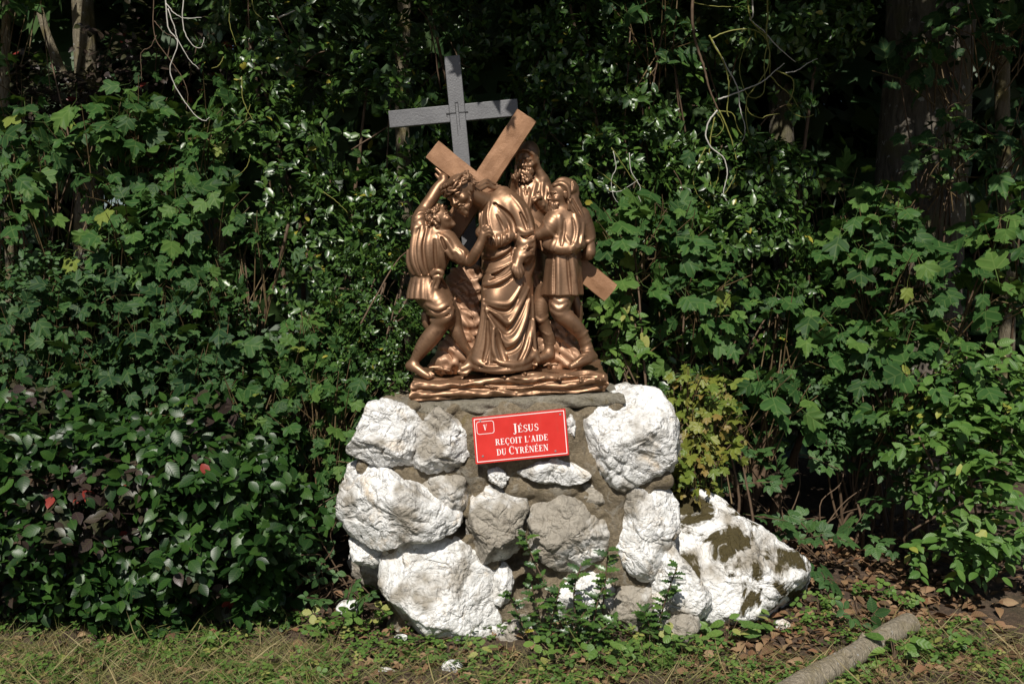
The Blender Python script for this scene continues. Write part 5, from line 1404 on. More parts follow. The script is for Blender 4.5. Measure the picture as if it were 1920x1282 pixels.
# ------------------------------------------------------------------ bushes
def bush_stems(base, tips, r0, rg, r1=.004, bend=.15):
    out = []
    for t in tips:
        b = np.array(base) + np.array([rg.normal(0, .06), rg.normal(0, .05), -.04]); t = np.array(t)
        mid = (b + t) / 2 + rg.normal(0, bend, 3) * np.array([1, .6, .2])
        out.append(([b, mid * .5 + b * .5 + rg.normal(0, .02, 3), mid, t], r0, r1))
    return out
def sycamore(name, label, base, lobes, nclu, size, leaf, seed, per=4, nobj=300, group='sycamore saplings', ln=.16, clump=(2.7, -.08)):
    rg = np.random.default_rng(seed)
    P, D = lobe_points(lobes, int(nclu * 1.5) if clump else nclu, rg, .7, .35, .35, clump)
    D = unit(D * .6 + UP * .5 + rg.normal(0, .25, D.shape))
    A = sprays(P, D, per, ln, size, rg, 'pet', .5, .8, .42)
    idx = rg.choice(len(P), min(len(P), 12), False)
    st = bush_stems(base, [P[i] for i in idx[:7]], .014, rg)
    sh = [tube([p - d * .22 - UP * .12, p - UP * .01, p + d * ln * 1.05], [.0045, .0034, .002], 4, False) for p, d in zip(P, D)]
    kinds = rg.integers(0, 3, len(A[0])); forms = (leaf, vary(leaf, .84, .14, -.5, .10), vary(leaf, 1.05, -.10, .35, -.16))
    return plant(name, label, 'sapling', base, [(f_, A[0][kinds == i], A[1][kinds == i], A[2][kinds == i]) for i, f_ in enumerate(forms)], st, group, nobj, shoots=sh)
sycamore('sycamore_sapling', 'broad sycamore sapling with big matte lobed leaves below the forked trunk', G(240, 1.35),
         [(235, 300, 1.35, .55, .4, .34, 3), (330, 240, 1.45, .33, .3, .2, 1.6), (120, 430, 1.25, .45, .35, .34, 2), (370, 430, 1.25, .30, .3, .30, 1.6), (30, 330, 1.4, .3, .3, .3, 1), (260, 480, 1.2, .4, .3, .3, 1.4), (20, 90, 1.7, .25, .3, .3, .6)], 250, .125, LF_SYC, 31)
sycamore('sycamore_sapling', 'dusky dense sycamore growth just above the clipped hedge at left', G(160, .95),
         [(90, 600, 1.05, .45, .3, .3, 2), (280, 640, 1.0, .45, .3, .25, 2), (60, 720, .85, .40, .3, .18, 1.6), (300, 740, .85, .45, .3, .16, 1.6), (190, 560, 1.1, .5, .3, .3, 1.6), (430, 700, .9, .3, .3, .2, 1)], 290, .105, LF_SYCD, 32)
sycamore('sycamore_sapling', 'small leaved sycamore sapling between the hedge and the left of the plinth', G(560, .8),
         [(450, 560, 1.05, .3, .25, .3, 1.4), (560, 690, .85, .32, .25, .22, 2), (610, 790, .65, .26, .25, .16, 1.6), (490, 780, .7, .32, .25, .14, 1.6), (650, 640, .9, .16, .2, .22, .9), (590, 880, .55, .2, .2, .14, .9)], 250, .082, LF_SYC, 33)
sycamore('sycamore_sapling', 'sycamore shoots with spread leaves right of the slanting cross stem', G(1250, .9),
         [(1190, 480, .85, .2, .15, .22, 1.5), (1280, 560, .9, .22, .18, .22, 1.5), (1330, 690, .85, .26, .2, .16, 1.3), (1400, 790, .75, .26, .22, .18, 1.4), (1240, 440, 1.0, .2, .2, .15, .8), (1450, 640, 1.0, .22, .2, .2, 1)], 90, .118, LF_SYC, 34, 4)
sycamore('sycamore_sapling', 'large leaved sycamore filling the right side below the thick trunk', G(1700, 1.15),
         [(1640, 520, 1.15, .32, .3, .30, 2), (1800, 540, 1.05, .34, .3, .32, 2), (1690, 730, .95, .36, .3, .24, 2), (1590, 640, 1.2, .24, .25, .25, 1), (1890, 470, 1.1, .25, .25, .3, 1), (1720, 430, 1.3, .3, .25, .16, 1), (1590, 400, 1.4, .2, .2, .14, .5), (1800, 800, .8, .3, .25, .2, 1)], 200, .135, LF_SYC, 35)
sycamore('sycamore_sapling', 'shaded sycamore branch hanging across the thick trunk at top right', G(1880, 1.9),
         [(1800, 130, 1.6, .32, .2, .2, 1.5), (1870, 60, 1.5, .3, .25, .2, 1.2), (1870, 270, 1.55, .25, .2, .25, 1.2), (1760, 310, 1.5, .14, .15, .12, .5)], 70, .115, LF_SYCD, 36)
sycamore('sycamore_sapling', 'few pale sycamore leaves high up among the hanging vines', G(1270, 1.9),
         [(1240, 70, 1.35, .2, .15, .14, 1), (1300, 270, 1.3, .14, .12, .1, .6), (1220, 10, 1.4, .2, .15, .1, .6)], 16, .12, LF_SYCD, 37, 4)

def holly(label, base, lobes, nclu, seed, size=.064, group='holly bushes', trunks=5, per=8):
    rg = np.random.default_rng(seed)
    P, D = lobe_points(lobes, int(nclu * 1.45), rg, .75, .25, .38, (3.4, -.2))
    D = unit(D + rg.normal(0, .35, D.shape) + UP * .25)
    A = sprays(P, D, per, .085, size, rg, 'rosette')
    idx = rg.choice(len(P), 30, False)
    st = bush_stems(base, [P[i] for i in idx[:trunks]], .03, rg, .008, .2)
    for i in idx[trunks:]:
        st.append(([P[i] - D[i] * .35 - UP * .15 + rg.normal(0, .05, 3), P[i] - D[i] * .15, P[i]], .005, .003))
    return plant('holly_bush', label, 'bush', base, [(LF_HOLLY, *A)], st, group, 300, 'branch', M_TWIG)
holly('tall glossy holly left of the grey cross reaching the top of the picture', G(640, 1.8),
      [(540, 90, 1.75, .42, .4, .5, 2), (690, 250, 1.6, .4, .4, .5, 2.4), (510, 330, 1.5, .36, .35, .5, 2), (620, 480, 1.3, .36, .35, .42, 2), (430, 60, 1.9, .35, .3, .4, 1), (790, 60, 1.9, .4, .3, .4, 1.2), (740, 430, 1.3, .25, .3, .35, 1.2), (560, 600, 1.15, .3, .25, .3, 1)], 1050, 41)
holly('small leaved holly close to the left of the sculpture and plinth top', G(720, .8),
      [(720, 640, .72, .16, .18, .24, 2), (690, 560, .85, .18, .18, .22, 1.6), (740, 540, .8, .14, .16, .2, 1), (660, 700, .75, .16, .16, .16, 1), (730, 720, .62, .12, .14, .12, .8)], 420, 42, .038)
holly('sunlit glossy holly right of the sculpture below the top edge', G(1180, 1.8),
      [(1090, 110, 1.65, .36, .35, .42, 2.4), (1210, 200, 1.55, .36, .35, .4, 2.4), (1160, 360, 1.4, .34, .35, .34, 2), (1040, 240, 1.6, .3, .3, .36, 1.4), (1330, 330, 1.4, .26, .3, .26, 1.2), (1330, 60, 1.65, .3, .3, .26, 1.2), (1100, 480, 1.3, .25, .25, .3, 1)], 1050, 43)
holly('glossy holly with bright leaf clusters beneath the hanging vines', G(1400, 1.5),
      [(1390, 440, 1.25, .28, .28, .22, 2.4), (1310, 420, 1.35, .2, .25, .24, 1), (1440, 330, 1.3, .2, .2, .14, 1), (1360, 600, 1.2, .32, .28, .24, 1.6), (1250, 720, 1.0, .3, .25, .24, 1.2), (1480, 60, 1.5, .3, .25, .12, 1), (1570, 40, 1.5, .16, .15, .1, .5), (1545, 105, 1.4, .08, .08, .05, .25), (1460, 200, 1.3, .12, .12, .1, .5), (1470, 560, 1.3, .2, .2, .3, .7)], 760, 44)
holly('shaded holly directly behind the grey cross and the figures', G(930, 2.2),
      [(920, 120, 2.1, .6, .3, .6, 2), (960, 420, 1.8, .55, .3, .5, 2), (900, 650, 1.5, .6, .3, .4, 1.6), (1120, 620, 1.4, .3, .3, .4, 1)], 600, 45, .055)

# clipped beech hedge in the left foreground
def hedge():
    rg = np.random.default_rng(51)
    x0, x1, y0, y1, z1 = -2.75, -1.03, -.06, .85, .93
    n = 1250
    side = rg.random(n); a, b_ = rg.random(n), rg.random(n)
    P = np.empty((n, 3)); D = np.empty((n, 3))
    f = side < .5; t = (side >= .5) & (side < .78); r = (side >= .78) & (side < .92); q = side >= .92
    P[f] = np.stack([x0 + (x1 - x0) * a[f], np.full(f.sum(), y0), .03 + (z1 - .03) * b_[f]], 1); D[f] = [0, -1, -.1]
    P[t] = np.stack([x0 + (x1 - x0) * a[t], y0 + (y1 - y0) * b_[t], np.full(t.sum(), z1)], 1); D[t] = [0, -.35, .8]
    P[r] = np.stack([np.full(r.sum(), x1), y0 + (y1 - y0) * a[r], .1 + (z1 - .1) * b_[r]], 1); D[r] = [1, -.2, 0]
    P[q] = np.stack([x0 + (x1 - x0) * a[q], y0 + .3 + .2 * b_[q], .1 + (z1 - .2) * b_[q]], 1); D[q] = [0, -1, 0]
    lum = .09 * np.sin(P[:, 0] * 7 + 2 * np.sin(P[:, 2] * 6)) * np.sin(P[:, 2] * 8 + 1) + .05 * np.sin(P[:, 0] * 15 + P[:, 2] * 11)
    top_r = np.clip((P[:, 2] - .6) / .33, 0, 1) * np.clip((P[:, 0] + 1.5) / .47, 0, 1)
    low = np.clip((.35 - P[:, 2]) / .35, 0, 1)
    P += unit(D) * (lum + rg.uniform(-.12, .05, n) - .16 * low)[:, None]
    P[:, 0] -= .25 * top_r * rg.random(n); P[:, 2] -= .10 * top_r
    D = unit(D + rg.normal(0, .55, D.shape) + np.array([0, 0, -.1]))
    A = sprays(P - D * .12, D, 7, .20, .074, rg, 'alt', .55, .8, .42, .25)
    cop = ((np.repeat(1, len(A[0])) * (A[0][:, 0] < -1.25)) * (np.sin(A[0][:, 0] * 5 + 1.2) * np.sin(A[0][:, 2] * 7 + .5) + rg.normal(0, .35, len(A[0])) > .55)).astype(bool)
    g = ~cop
    base = (-1.9, .35, 0)
    st = []
    for i in range(9):
        bx = x0 + (x1 - x0) * (i + .5) / 9; st.append(([[bx, .3, -.05], [bx + rg.normal(0, .05), .25, .4], [bx + rg.normal(0, .1), .2, .8]], .016, .006))
    plant('beech_hedge', 'clipped beech hedge with glossy dark leaves in the lower left foreground', 'hedge', base, [(LF_BEECH, A[0][g], A[1][g], A[2][g]), (LF_COPPER, A[0][cop], A[1][cop], A[2][cop])], st, None, 300, 'branch')
hedge()
def beechlike(name, label, cat, base, lobes, nclu, size, leaf, seed, per=7, ln=.2, nobj=300, face=.45, group=None, r0=.01):
    rg = np.random.default_rng(seed)
    P, D = lobe_points(lobes, nclu, rg, .72, .35, .35)
    D = unit(D * np.array([1, 1, .4]) + rg.normal(0, .4, D.shape))
    A = sprays(P - D * ln * .5, D, per, ln, size, rg, 'alt', face, .8, .28, .15)
    idx = rg.choice(len(P), min(10, len(P)), False)
    return plant(name, label, cat, base, [(leaf, *A)], bush_stems(base, [P[i] for i in idx], r0, rg), group, nobj)
beechlike('hornbeam_shrub', 'light green hornbeam shrub with ribbed leaves at the lower right edge', 'shrub', G(1850, .6),
          [(1850, 740, .65, .30, .3, .26, 2), (1780, 830, .5, .28, .28, .22, 2), (1890, 960, .4, .3, .28, .34, 2.2), (1780, 1000, .5, .24, .24, .26, 1.4), (1930, 800, .5, .25, .25, .3, 1)], 250, .075, LF_HORN, 61)
beechlike('beech_shrub', 'distant olive copper beech foliage left of the forked trunk', 'shrub', G(80, 2.7),
          [(90, 190, 2.7, .6, .4, .28, 2), (10, 240, 2.6, .4, .4, .3, 1), (330, 110, 3.0, .6, .4, .35, 1.4)], 330, .07, LF_COPPER, 62)
beechlike('leafy_shrub', 'small leaved green shrub woven behind the sycamores at the left edge', 'shrub', G(110, 1.2),
          [(60, 540, 1.0, .35, .25, .22, 1.4), (200, 520, 1.05, .3, .25, .2, 1), (40, 680, .9, .3, .25, .16, 1), (440, 640, .95, .25, .2, .2, .9), (160, 760, .75, .5, .2, .1, 1)], 260, .05, LF_HORN.with_mat(M_BRAM), 66)
beechlike('leafy_shrub', 'small leaved green shrub filling the gap left of the hornbeam', 'shrub', G(1600, 1.1),
          [(1560, 760, 1.15, .3, .25, .2, 1.2), (1640, 820, 1.0, .3, .25, .2, 1.2), (1500, 700, 1.2, .25, .2, .2, .8), (1720, 600, 1.2, .3, .25, .25, .8)], 200, .052, LF_HORN.with_mat(M_BRAM), 67)
beechlike('elder_shoot', 'light green oval leaved shoots against the right end of the sculpture base', 'shoot', G(1170, .85),
          [(1150, 600, .62, .10, .06, .10, 1), (1175, 680, .6, .09, .06, .10, 1), (1130, 650, .64, .06, .05, .08, .5), (1200, 620, .66, .08, .06, .08, .5)], 26, .085, LF_OVAL, 63, 5, .16, 80, .75)
sycamore('maple_seedling', 'young maple with yellowing orange tinged leaves right of the plinth', G(1310, .5),
         [(1295, 750, .5, .10, .1, .10, 1.2), (1330, 800, .48, .12, .1, .10, 1.4), (1310, 860, .45, .14, .12, .10, 1.6), (1290, 910, .42, .10, .1, .08, 1)], 74, .075, LF_YEL, 64, 4, 300, None, .07, None)
def brambles(name, label, cat, spots, leaf, size, seed, per=5, group=None, face=.55, ln=.22):
    rg = np.random.default_rng(seed)
    P = np.array([W(px, py, y) for px, py, y in spots]); M = len(P)
    D = unit(np.stack([rg.normal(0, 1, M), rg.normal(-.5, .4, M), rg.normal(.1, .3, M)], 1))
    A = sprays(P, D, per, ln, size, rg, 'alt', face, .7, .25, .1)
    base = (P[:, 0].mean(), P[:, 1].mean() + .1, ground_z(P[:, 0].mean(), P[:, 1].mean()))
    st = [([[base[0] + rg.normal(0, .15), base[1], base[2] - .02], (p + np.array(base)) / 2 + [0, 0, .08], p, p + d * ln], .004, .002) for p, d in zip(P[:14], D)]
    return plant(name, label, cat, base, [(leaf, *A)], st, group, 300)
rb = random.Random(4)
brambles('bramble', 'dark bramble thicket between the mossy boulder and the right bushes', 'bramble', [(rb.uniform(1340, 1560), 0, 0) for i in range(0)] + [(x + rb.uniform(-25, 25), y + rb.uniform(-20, 20), d + rb.uniform(-.08, .08)) for x, y, d in ((1330, 900, .6), (1390, 930, .65), (1440, 900, .7), (1480, 950, .75), (1410, 980, .6), (1460, 1000, .65), (1520, 1010, .8), (1540, 960, .9), (1350, 850, .7), (1420, 860, .8), (1500, 870, .9), (1560, 900, 1.0), (1600, 950, 1.0), (1640, 900, 1.0), (1580, 840, 1.0), (1380, 880, .6), (1640, 1000, .8), (1690, 940, .8), (1500, 1060, .5), (1540, 780, 1.1), (1470, 800, .95), (1620, 830, 1.05))], LF_BRAM, .12, 71, 5)
brambles('bramble', 'bramble sprays with leaflets hanging beside the thick trunk foot', 'bramble', [(x, y, 1.45) for x, y in ((1490, 320), (1520, 335), (1540, 360), (1560, 385), (1580, 345), (1500, 300), (1700, 300), (1730, 330), (1760, 240), (1790, 250), (1690, 380), (1740, 400), (1810, 270))], LF_BRAM.with_mat(M_WEED), .10, 72, 4)
brambles('bramble', 'single small bramble shoot alone on the leaf litter above the log', 'bramble', [(1605, 1150, .02), (1612, 1148, .02)], LF_TRI, .12, 73, 2, None, .7, .08)
brambles('bramble', 'bramble shoots between the hedge end and the plinth foot', 'bramble', [(x, y, d) for x, y, d in ((590, 960, .3), (620, 1000, .25), (560, 990, .35), (600, 1040, .2), (640, 1060, .2), (570, 1080, .2), (660, 1090, .1), (690, 1110, .05), (610, 1120, .1), (570, 1020, .3))], LF_TRI.with_mat(M_BRAM), .085, 74, 5, None, .6, .15)

# holly seedlings in front of the plinth
def seedling(label, stems, seed, size=.058, group='holly seedlings'):
    rg = np.random.default_rng(seed)
    Ps, Rs, Ss, st = [], [], [], []
    for pts in stems:
        p = crom(np.array([W(*q) for q in pts]), 5); st.append(([*p[::4], p[-1]], .004, .0025))
        for i in range(1, len(p)):
            for s in range(2):
                a = rg.uniform(0, 6.283); d = np.array([math.cos(a), math.sin(a) * .7 - .3, .35])
                Ps.append(p[i]); Rs.append(frames(unit(d)[None], unit(np.array([0, -.6, .8]) + rg.normal(0, .3, 3))[None])[0]); Ss.append(size * rg.uniform(.7, 1.15))
    base = W(*stems[0][0])
    plant('holly_seedling', label, 'seedling', base, [(LF_SPINY, np.array(Ps), np.array(Rs), np.array(Ss))], st, group, 300)
seedling('bushy spiny holly seedlings sprouting before the middle of the plinth', [[(1085, 1215, -.12), (1082, 1160, -.13), (1075, 1110, -.13), (1090, 1060, -.13)], [(1020, 1215, -.1), (1010, 1150, -.12), (995, 1090, -.12)], [(1110, 1215, -.14), (1115, 1150, -.16), (1130, 1100, -.16)], [(1060, 1215, -.14), (1040, 1130, -.15), (1000, 1050, -.06), (985, 1000, -.04)], [(1140, 1215, -.16), (1110, 1180, -.2), (1060, 1150, -.22)], [(1000, 1215, -.12), (975, 1160, -.14), (955, 1110, -.12)], [(1060, 1215, -.18), (1075, 1180, -.2), (1100, 1140, -.2)], [(1030, 1215, -.16), (1030, 1180, -.19), (1040, 1140, -.2), (1050, 1100, -.2)], [(1090, 1215, -.18), (1120, 1185, -.2), (1150, 1165, -.2)]], 81)
seedling('slim upright holly seedling before the right side of the plinth', [[(1128, 1215, -.12), (1130, 1150, -.14), (1136, 1080, -.15), (1140, 1030, -.15)]], 82)
seedling('holly seedling leaning before the boulder with dark spiny leaves', [[(1230, 1200, -.12), (1240, 1150, -.14), (1256, 1100, -.15), (1270, 1060, -.15)], [(1225, 1200, -.12), (1215, 1165, -.14), (1205, 1145, -.15)]], 83)
# low broad-leaved weeds
def weeds():
    rg = np.random.default_rng(91)
    specs = [(1410, 1160, 1, 'clump of round leaved weeds below the mossy boulder'), (1370, 1185, 1, 'clover like weed clump left below the boulder'), (1060, 1235, 1.2, 'light green weed clump before the holly seedlings'), (1130, 1240, 1, 'weed clump beside the holly seedlings toward the boulder'), (680, 1170, 1.1, 'leafy weed clump at the left foot of the plinth'), (700, 1100, .9, 'weed clump on the left flank of the plinth'), (620, 1190, 1, 'weed clump between hedge and white stone chip'), (1290, 1215, 1, 'weed clump below the lean holly seedling'), (1690, 1245, 1.1, 'green weed clump right of the fallen log'), (1540, 1140, .8, 'weed clump at the right foot of the boulder'), (1780, 1230, .9, 'weed clump at the lower right near dry grass'), (400, 1215, .8, 'small weed clump at the hedge foot'), (1640, 1095, .8, 'weed clump at the edge of the right bushes'), (1700, 1115, .8, 'weed clump under the hornbeam'), (900, 1225, .7, 'weed clump below the lower left rock'), (1220, 1245, 1, 'weed clump between seedlings and the bottom edge')]
    for px, py, s, lab in specs:
        y = ground_y(py + 14); b = G(px, y); n = 16
        a = rg.uniform(0, 6.283, n); rr = rg.uniform(.01, .10, n) * s
        P = np.stack([b[0] + rr * np.cos(a), b[1] + rr * np.sin(a), b[2] + rg.uniform(.015, .11, n) * s], 1)
        yd = np.stack([np.cos(a), np.sin(a) - .3, rg.normal(0, .2, n)], 1); nd = unit(np.array([0, -.45, .85]) + rg.normal(0, .25, (n, 3)))
        R = frames(yd, nd)
        st = [([b - [0, 0, .01], (b + p) / 2, p], .0022, .0014) for p in P[:9]]
        plant('weed_clump', lab, 'weed', b, [(LF_WEED if rg.random() < .6 else LF_OVAL, P, R, rg.uniform(.045, .085, n) * s)], st, 'low weeds on the ground', 300)
weeds()
# hanging vines
def vine(label, polys, group=None, name='hanging_vine'):
    root = empty(name, W(*polys[0][0][0]), label, 'vine', group)
    for pts, r, mat in polys:
        p = crom(np.array([W(*q) for q in pts]), 7)
        p += np.random.default_rng(len(p)).normal(0, .0009, p.shape)
        add('stem', mesh_np('stem', *tube(p, np.linspace(r * .85, r * .4, len(p)), 6), mat), root)
Z4 = lambda pts, y, dy=0: [(1100 + a / 3.0, b / 3.0, y + dy * i) for i, (a, b) in enumerate(pts)]
vine('tangle of bare yellow green twigs hanging in loops at upper right', [
 (Z4([(600, -60), (594, 100), (612, 230), (660, 380), (690, 500), (742, 625)], 1.12), .011, M_TWIG),
 (Z4([(735, 622), (690, 680), (670, 760), (700, 830), (770, 890), (790, 980), (770, 1090), (810, 1160)], 1.1), .006, M_TWIGP),
 (Z4([(690, 200), (740, 290), (790, 380), (850, 500), (860, 600), (890, 720), (870, 800), (780, 828)], 1.12), .005, M_TWIGP),
 (Z4([(690, 200), (720, 260), (775, 360), (800, 480), (790, 620), (800, 660)], 1.1), .0065, M_TWIGG),
 (Z4([(700, 220), (790, 180), (920, 165), (1000, 210), (1030, 300), (1030, 420)], 1.14), .005, M_TWIGG),
 (Z4([(900, -40), (920, 100), (960, 160), (1020, 220), (1000, 330), (1000, 500), (960, 550), (900, 530), (860, 400), (880, 290), (930, 200)], 1.15), .005, M_TWIGG),
 (Z4([(930, -40), (935, 90), (920, 110), (1000, 180), (1060, 250), (1175, 352)], 1.15), .0055, M_TWIGP),
 (Z4([(1015, -40), (1018, 90), (1010, 200), (1030, 300), (1010, 400), (940, 500), (900, 560), (900, 700), (930, 790), (980, 890), (1000, 1000)], 1.13), .0055, M_TWIGG),
 (Z4([(740, 560), (800, 540), (900, 500), (990, 460), (1060, 400), (1110, 360)], 1.1), .0055, M_TWIGP),
 (Z4([(1060, 395), (1120, 420), (1165, 460), (1150, 550), (1130, 590), (1165, 640), (1230, 660), (1280, 645)], 1.12), .005, M_TWIGG),
 (Z4([(1030, 420), (1080, 480), (1150, 540), (1190, 600)], 1.12), .0045, M_TWIGG),
 (Z4([(1120, 410), (1180, 400), (1240, 360), (1300, 330)], 1.12), .004, M_TWIGP),
 (Z4([(745, 620), (790, 720), (830, 840), (845, 950), (810, 1040), (760, 1110)], 1.11), .005, M_TWIGG),
 (Z4([(720, 660), (700, 760), (690, 880), (690, 1000), (720, 1110), (800, 1160), (880, 1190)], 1.11), .005, M_TWIGG),
 (Z4([(670, 830), (620, 930), (600, 1010), (620, 1090), (680, 1150)], 1.1), .004, M_TWIGG),
 (Z4([(690, 890), (740, 940), (735, 1020), (700, 1080), (710, 1110)], 1.1), .004, M_TWIGG),
 (Z4([(745, 625), (820, 640), (850, 720), (900, 790), (950, 830)], 1.12), .004, M_TWIGG),
 (Z4([(720, 620), (770, 700), (740, 760), (690, 775)], 1.12), .0035, M_TWIGG),
 (Z4([(900, 600), (920, 640), (980, 665), (1020, 650), (1090, 640)], 1.14), .004, M_TWIGG),
 (Z4([(600, 15), (700, 35), (860, 40)], 1.12), .004, M_TWIGG)])
vine('thin curling bare tendrils beside the elder figure against the holly', [
 (Z4([(140, 830), (200, 920), (260, 1010), (330, 1060)], 1.0), .003, M_TWIGG), (Z4([(0, 920), (90, 980), (160, 1040), (200, 1070)], 1.0), .003, M_TWIGG),
 (Z4([(90, 1040), (110, 1070), (180, 1078), (250, 1040), (290, 1010)], 1.0), .003, M_TWIGP), (Z4([(150, 850), (165, 940), (140, 1010), (150, 1100), (200, 1170)], 1.0), .003, M_TWIGP),
 (Z4([(240, 860), (250, 960), (300, 1050), (290, 1100), (330, 1180), (380, 1220), (370, 1290)], 1.0), .003, M_TWIGP), (Z4([(490, 960), (530, 1030), (535, 1090), (500, 1150), (490, 1200), (430, 1180), (390, 1140)], 1.0), .003, M_TWIG), (Z4([(260, 1130), (300, 1180), (340, 1190)], 1.0), .003, M_TWIGP)])
Z1 = lambda pts, y: [(a / 3.0, b / 3.0, y) for a, b in pts]
vine('pale dead twigs trailing down over the sycamore at upper left', [
 (Z1([(930, -60), (945, 150), (1000, 240), (960, 370), (970, 450), (1030, 560), (1100, 650), (1150, 680), (1180, 660)], .98), .0045, M_TWIGP),
 (Z1([(935, 20), (980, 75), (1040, 105), (1135, 100)], .98), .004, M_TWIGP), (Z1([(945, 50), (980, 150), (1000, 220), (1060, 330), (1120, 390)], .98), .004, M_TWIGP),
 (Z1([(1035, -50), (1030, 150), (1080, 250), (1130, 270), (1150, 210)], .98), .004, M_TWIGP), (Z1([(865, -50), (870, 200), (960, 340), (1020, 430), (1055, 520), (1050, 620)], .98), .0035, M_TWIG),
 (Z1([(870, 120), (920, 180), (1000, 215)], .98), .003, M_TWIG), (Z1([(880, 200), (850, 260), (795, 300), (795, 400), (797, 460)], .98), .0035, M_TWIG)])
vine('yellowish twigs hanging in the holly left of the grey cross', [
 (Z1([(1410, -40), (1430, 60), (1480, 110)], 1.2), .004, M_TWIGG), (Z1([(1360, 430), (1365, 550), (1400, 640), (1440, 700)], 1.2), .004, M_TWIGG), (Z1([(1410, 590), (1390, 640), (1380, 680)], 1.2), .003, M_TWIGG), (Z1([(1410, 870), (1380, 950), (1300, 1010)], 1.15), .0035, M_TWIGG),
 (Z1([(1260, 320), (1230, 370), (1190, 385)], 1.1), .004, M_TWIGG), (Z1([(1570, 100), (1660, 60)], 1.3), .007, M_TWIGP), (Z1([(1820, 1080), (1900, 1140), (1960, 1200)], 1.0), .003, M_TWIGG), (Z1([(1300, -40), (1290, 120), (1330, 260)], 1.2), .0035, M_TWIGG)])

# ------------------------------------------------------------------ log, litter, grass
def fallen_log():
    ya, yb = ground_y(1298), ground_y(1192)
    a = G(1528, ya) + [0, 0, .043]; b = G(1716, yb) + [0, 0, .045]
    root = empty('fallen_log', (a + b) / 2 - [0, 0, .05], 'cut grey brown log lying on the ground at the lower right', 'log')
    d = (b - a) / np.linalg.norm(b - a)
    pts = [a - d * .25, a, a * .75 + b * .25 + [.004, 0, .004], a * .5 + b * .5, a * .25 + b * .75 + [0, 0, .006], b]
    add('bark', trunk_mesh('bark', pts, [.051, .049, .046, .045, .048, .047], M_LOG, 36, 9, .11), root)
    for c, s in ((b, 1), (a - d * .25, -1)):
        t = np.linspace(0, 6.283, 24, endpoint=False); u = unit(np.cross(d, UP)); w = np.cross(u, d)
        rim = [c + d * s * .0 + (u * math.cos(q) + w * math.sin(q)) * .0455 * (1 + .04 * math.sin(3 * q)) for q in t]
        add('cut_end', mesh_py('cut_end', rim + [c + d * s * .006], [((i, (i + 1) % 24, 24) if s > 0 else ((i + 1) % 24, i, 24)) for i in range(24)], M_CUT), root)
    for f_, dr in ((.60, (-.8, .25, .55)), (.66, (.75, -.55, .25)), (.30, (.2, -.4, .9))):
        c = a * (1 - f_) + b * f_; q = unit(np.array(dr)); 
        v, f = tube([c + q * .025, c + q * .05, c + q * .062], [.028, .022, .019], 14, True)
        add('knot', mesh_np('knot', v, f, M_LOG), root)
fallen_log()
def scatter(n, rg, x0, x1, y0, y1):
    x = rg.uniform(x0, x1, n); y = rg.uniform(y0, y1, n)
    return np.stack([x, y, np.array([ground_z(a, b) + .012 * mnoise.noise(Vector((a * 7, b * 7, 0))) for a, b in zip(x, y)])], 1)
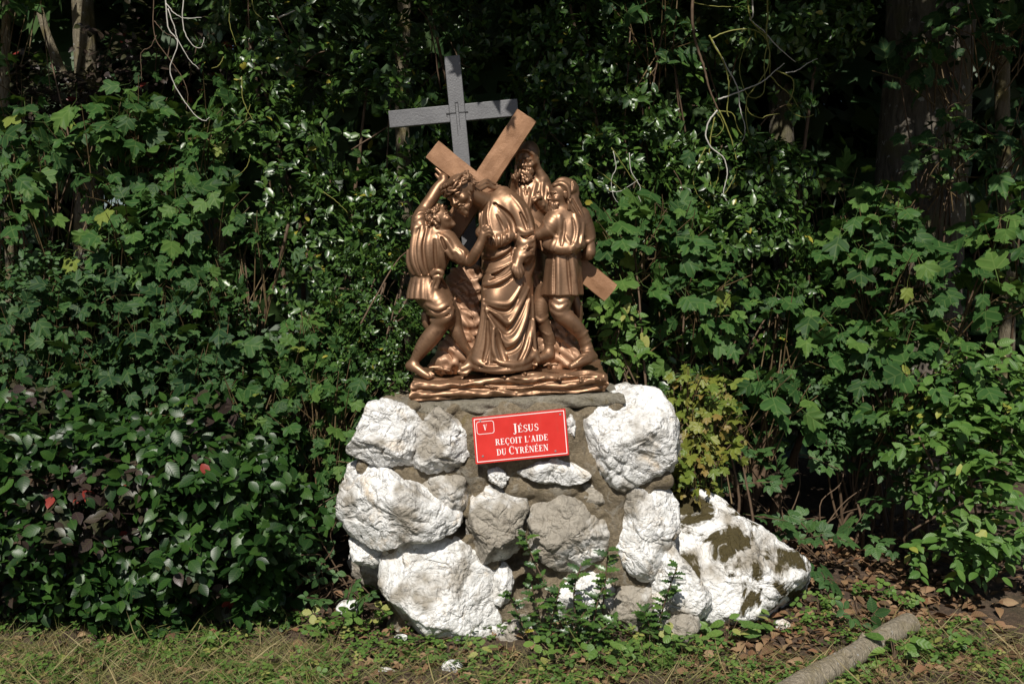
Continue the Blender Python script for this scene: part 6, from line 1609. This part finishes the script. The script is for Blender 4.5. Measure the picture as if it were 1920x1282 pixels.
def litter():
    rg = np.random.default_rng(95)
    P = np.vstack([scatter(2500, rg, -2.4, 2.6, -.75, 1.9), scatter(1700, rg, .75, 2.2, -.5, 1.2), scatter(300, rg, -.9, 1.2, -.6, .1)])
    n = len(P); P[:, 2] += rg.uniform(.006, .022, n)
    a = rg.uniform(0, 6.283, n)
    R = frames(np.stack([np.cos(a), np.sin(a), rg.normal(0, .25, n)], 1), unit(UP + rg.normal(0, .45, (n, 3))))
    add('leaf_litter', LF_DEAD.joined('leaf_litter', P, R, rg.uniform(.025, .075, n), 1), None, 'brown dead leaves scattered over the soil', 'leaf litter', kind='stuff')
    P = scatter(8200, rg, -2.3, 2.1, -.75, .12); n = len(P)
    keep = np.sin(P[:, 0] * 6 + 1) * np.sin(P[:, 1] * 9) + rg.normal(0, .5, n) > .1; P = P[keep]; n = len(P)
    P[:, 2] += rg.uniform(.012, .05, n); a = rg.uniform(0, 6.283, n)
    R = frames(np.stack([np.cos(a), np.sin(a), rg.normal(.1, .25, n)], 1), unit(UP + rg.normal(0, .3, (n, 3))))
    add('ground_cover', LF_WEED.joined('ground_cover', P, R, rg.uniform(.02, .048, n), 2), None, 'tiny green weeds creeping over the ground before the plinth', 'ground cover', kind='stuff')
    parts = []
    for i in range(170):
        p = scatter(1, rg, -1.2, 2.3, -.7, 1.2)[0] + [0, 0, .012]; a = rg.uniform(0, 3.14); l = rg.uniform(.05, .22)
        q = p + [l * math.cos(a), l * math.sin(a), rg.uniform(0, .03)]
        parts.append(tube([p, (p + q) / 2 + rg.normal(0, .008, 3), q], [.0028, .0024, .0014], 5, False))
    add('fallen_twigs', mesh_np('fallen_twigs', *merge(parts), M_TWIG), None, 'thin brown twigs strewn over the leaf litter', 'twigs', kind='stuff')
litter()
def grass():
    rg = np.random.default_rng(97)
    mg_ = leaf_mat('grass_blade', [(0.06, 0.10, 0.02), (0.14, 0.14, 0.04), (0.24, 0.20, 0.085), (0.31, 0.25, 0.125), (0.08, 0.11, 0.025)], .6, .3, .15, 0, 2, None, 0)
    bl = blade([.35, .7], [.011, .008], mg_, 'grass', .2, .45)
    P = np.vstack([scatter(6500, rg, -2.4, -.75, -.8, -.12), scatter(1700, rg, 1.5, 2.4, -.8, .08), scatter(3400, rg, -.8, 1.5, -.8, -.2), scatter(500, rg, -2.4, -1.0, -.1, .15)])
    n = len(P); a = rg.uniform(0, 6.283, n); up = rg.uniform(.15, 1.3, n)
    R = frames(np.stack([np.cos(a), np.sin(a), up], 1), unit(rg.normal(0, .5, (n, 3)) + np.array([0, -.8, .5])))
    bl.mat = mg_
    add('grass', bl.joined('grass', P, R, rg.uniform(.04, .12, n) * np.where(rg.random(n) < .06, 1.9, 1), 3), None, 'dry straw coloured and green grass along the bottom edge', 'grass', kind='stuff')
grass()
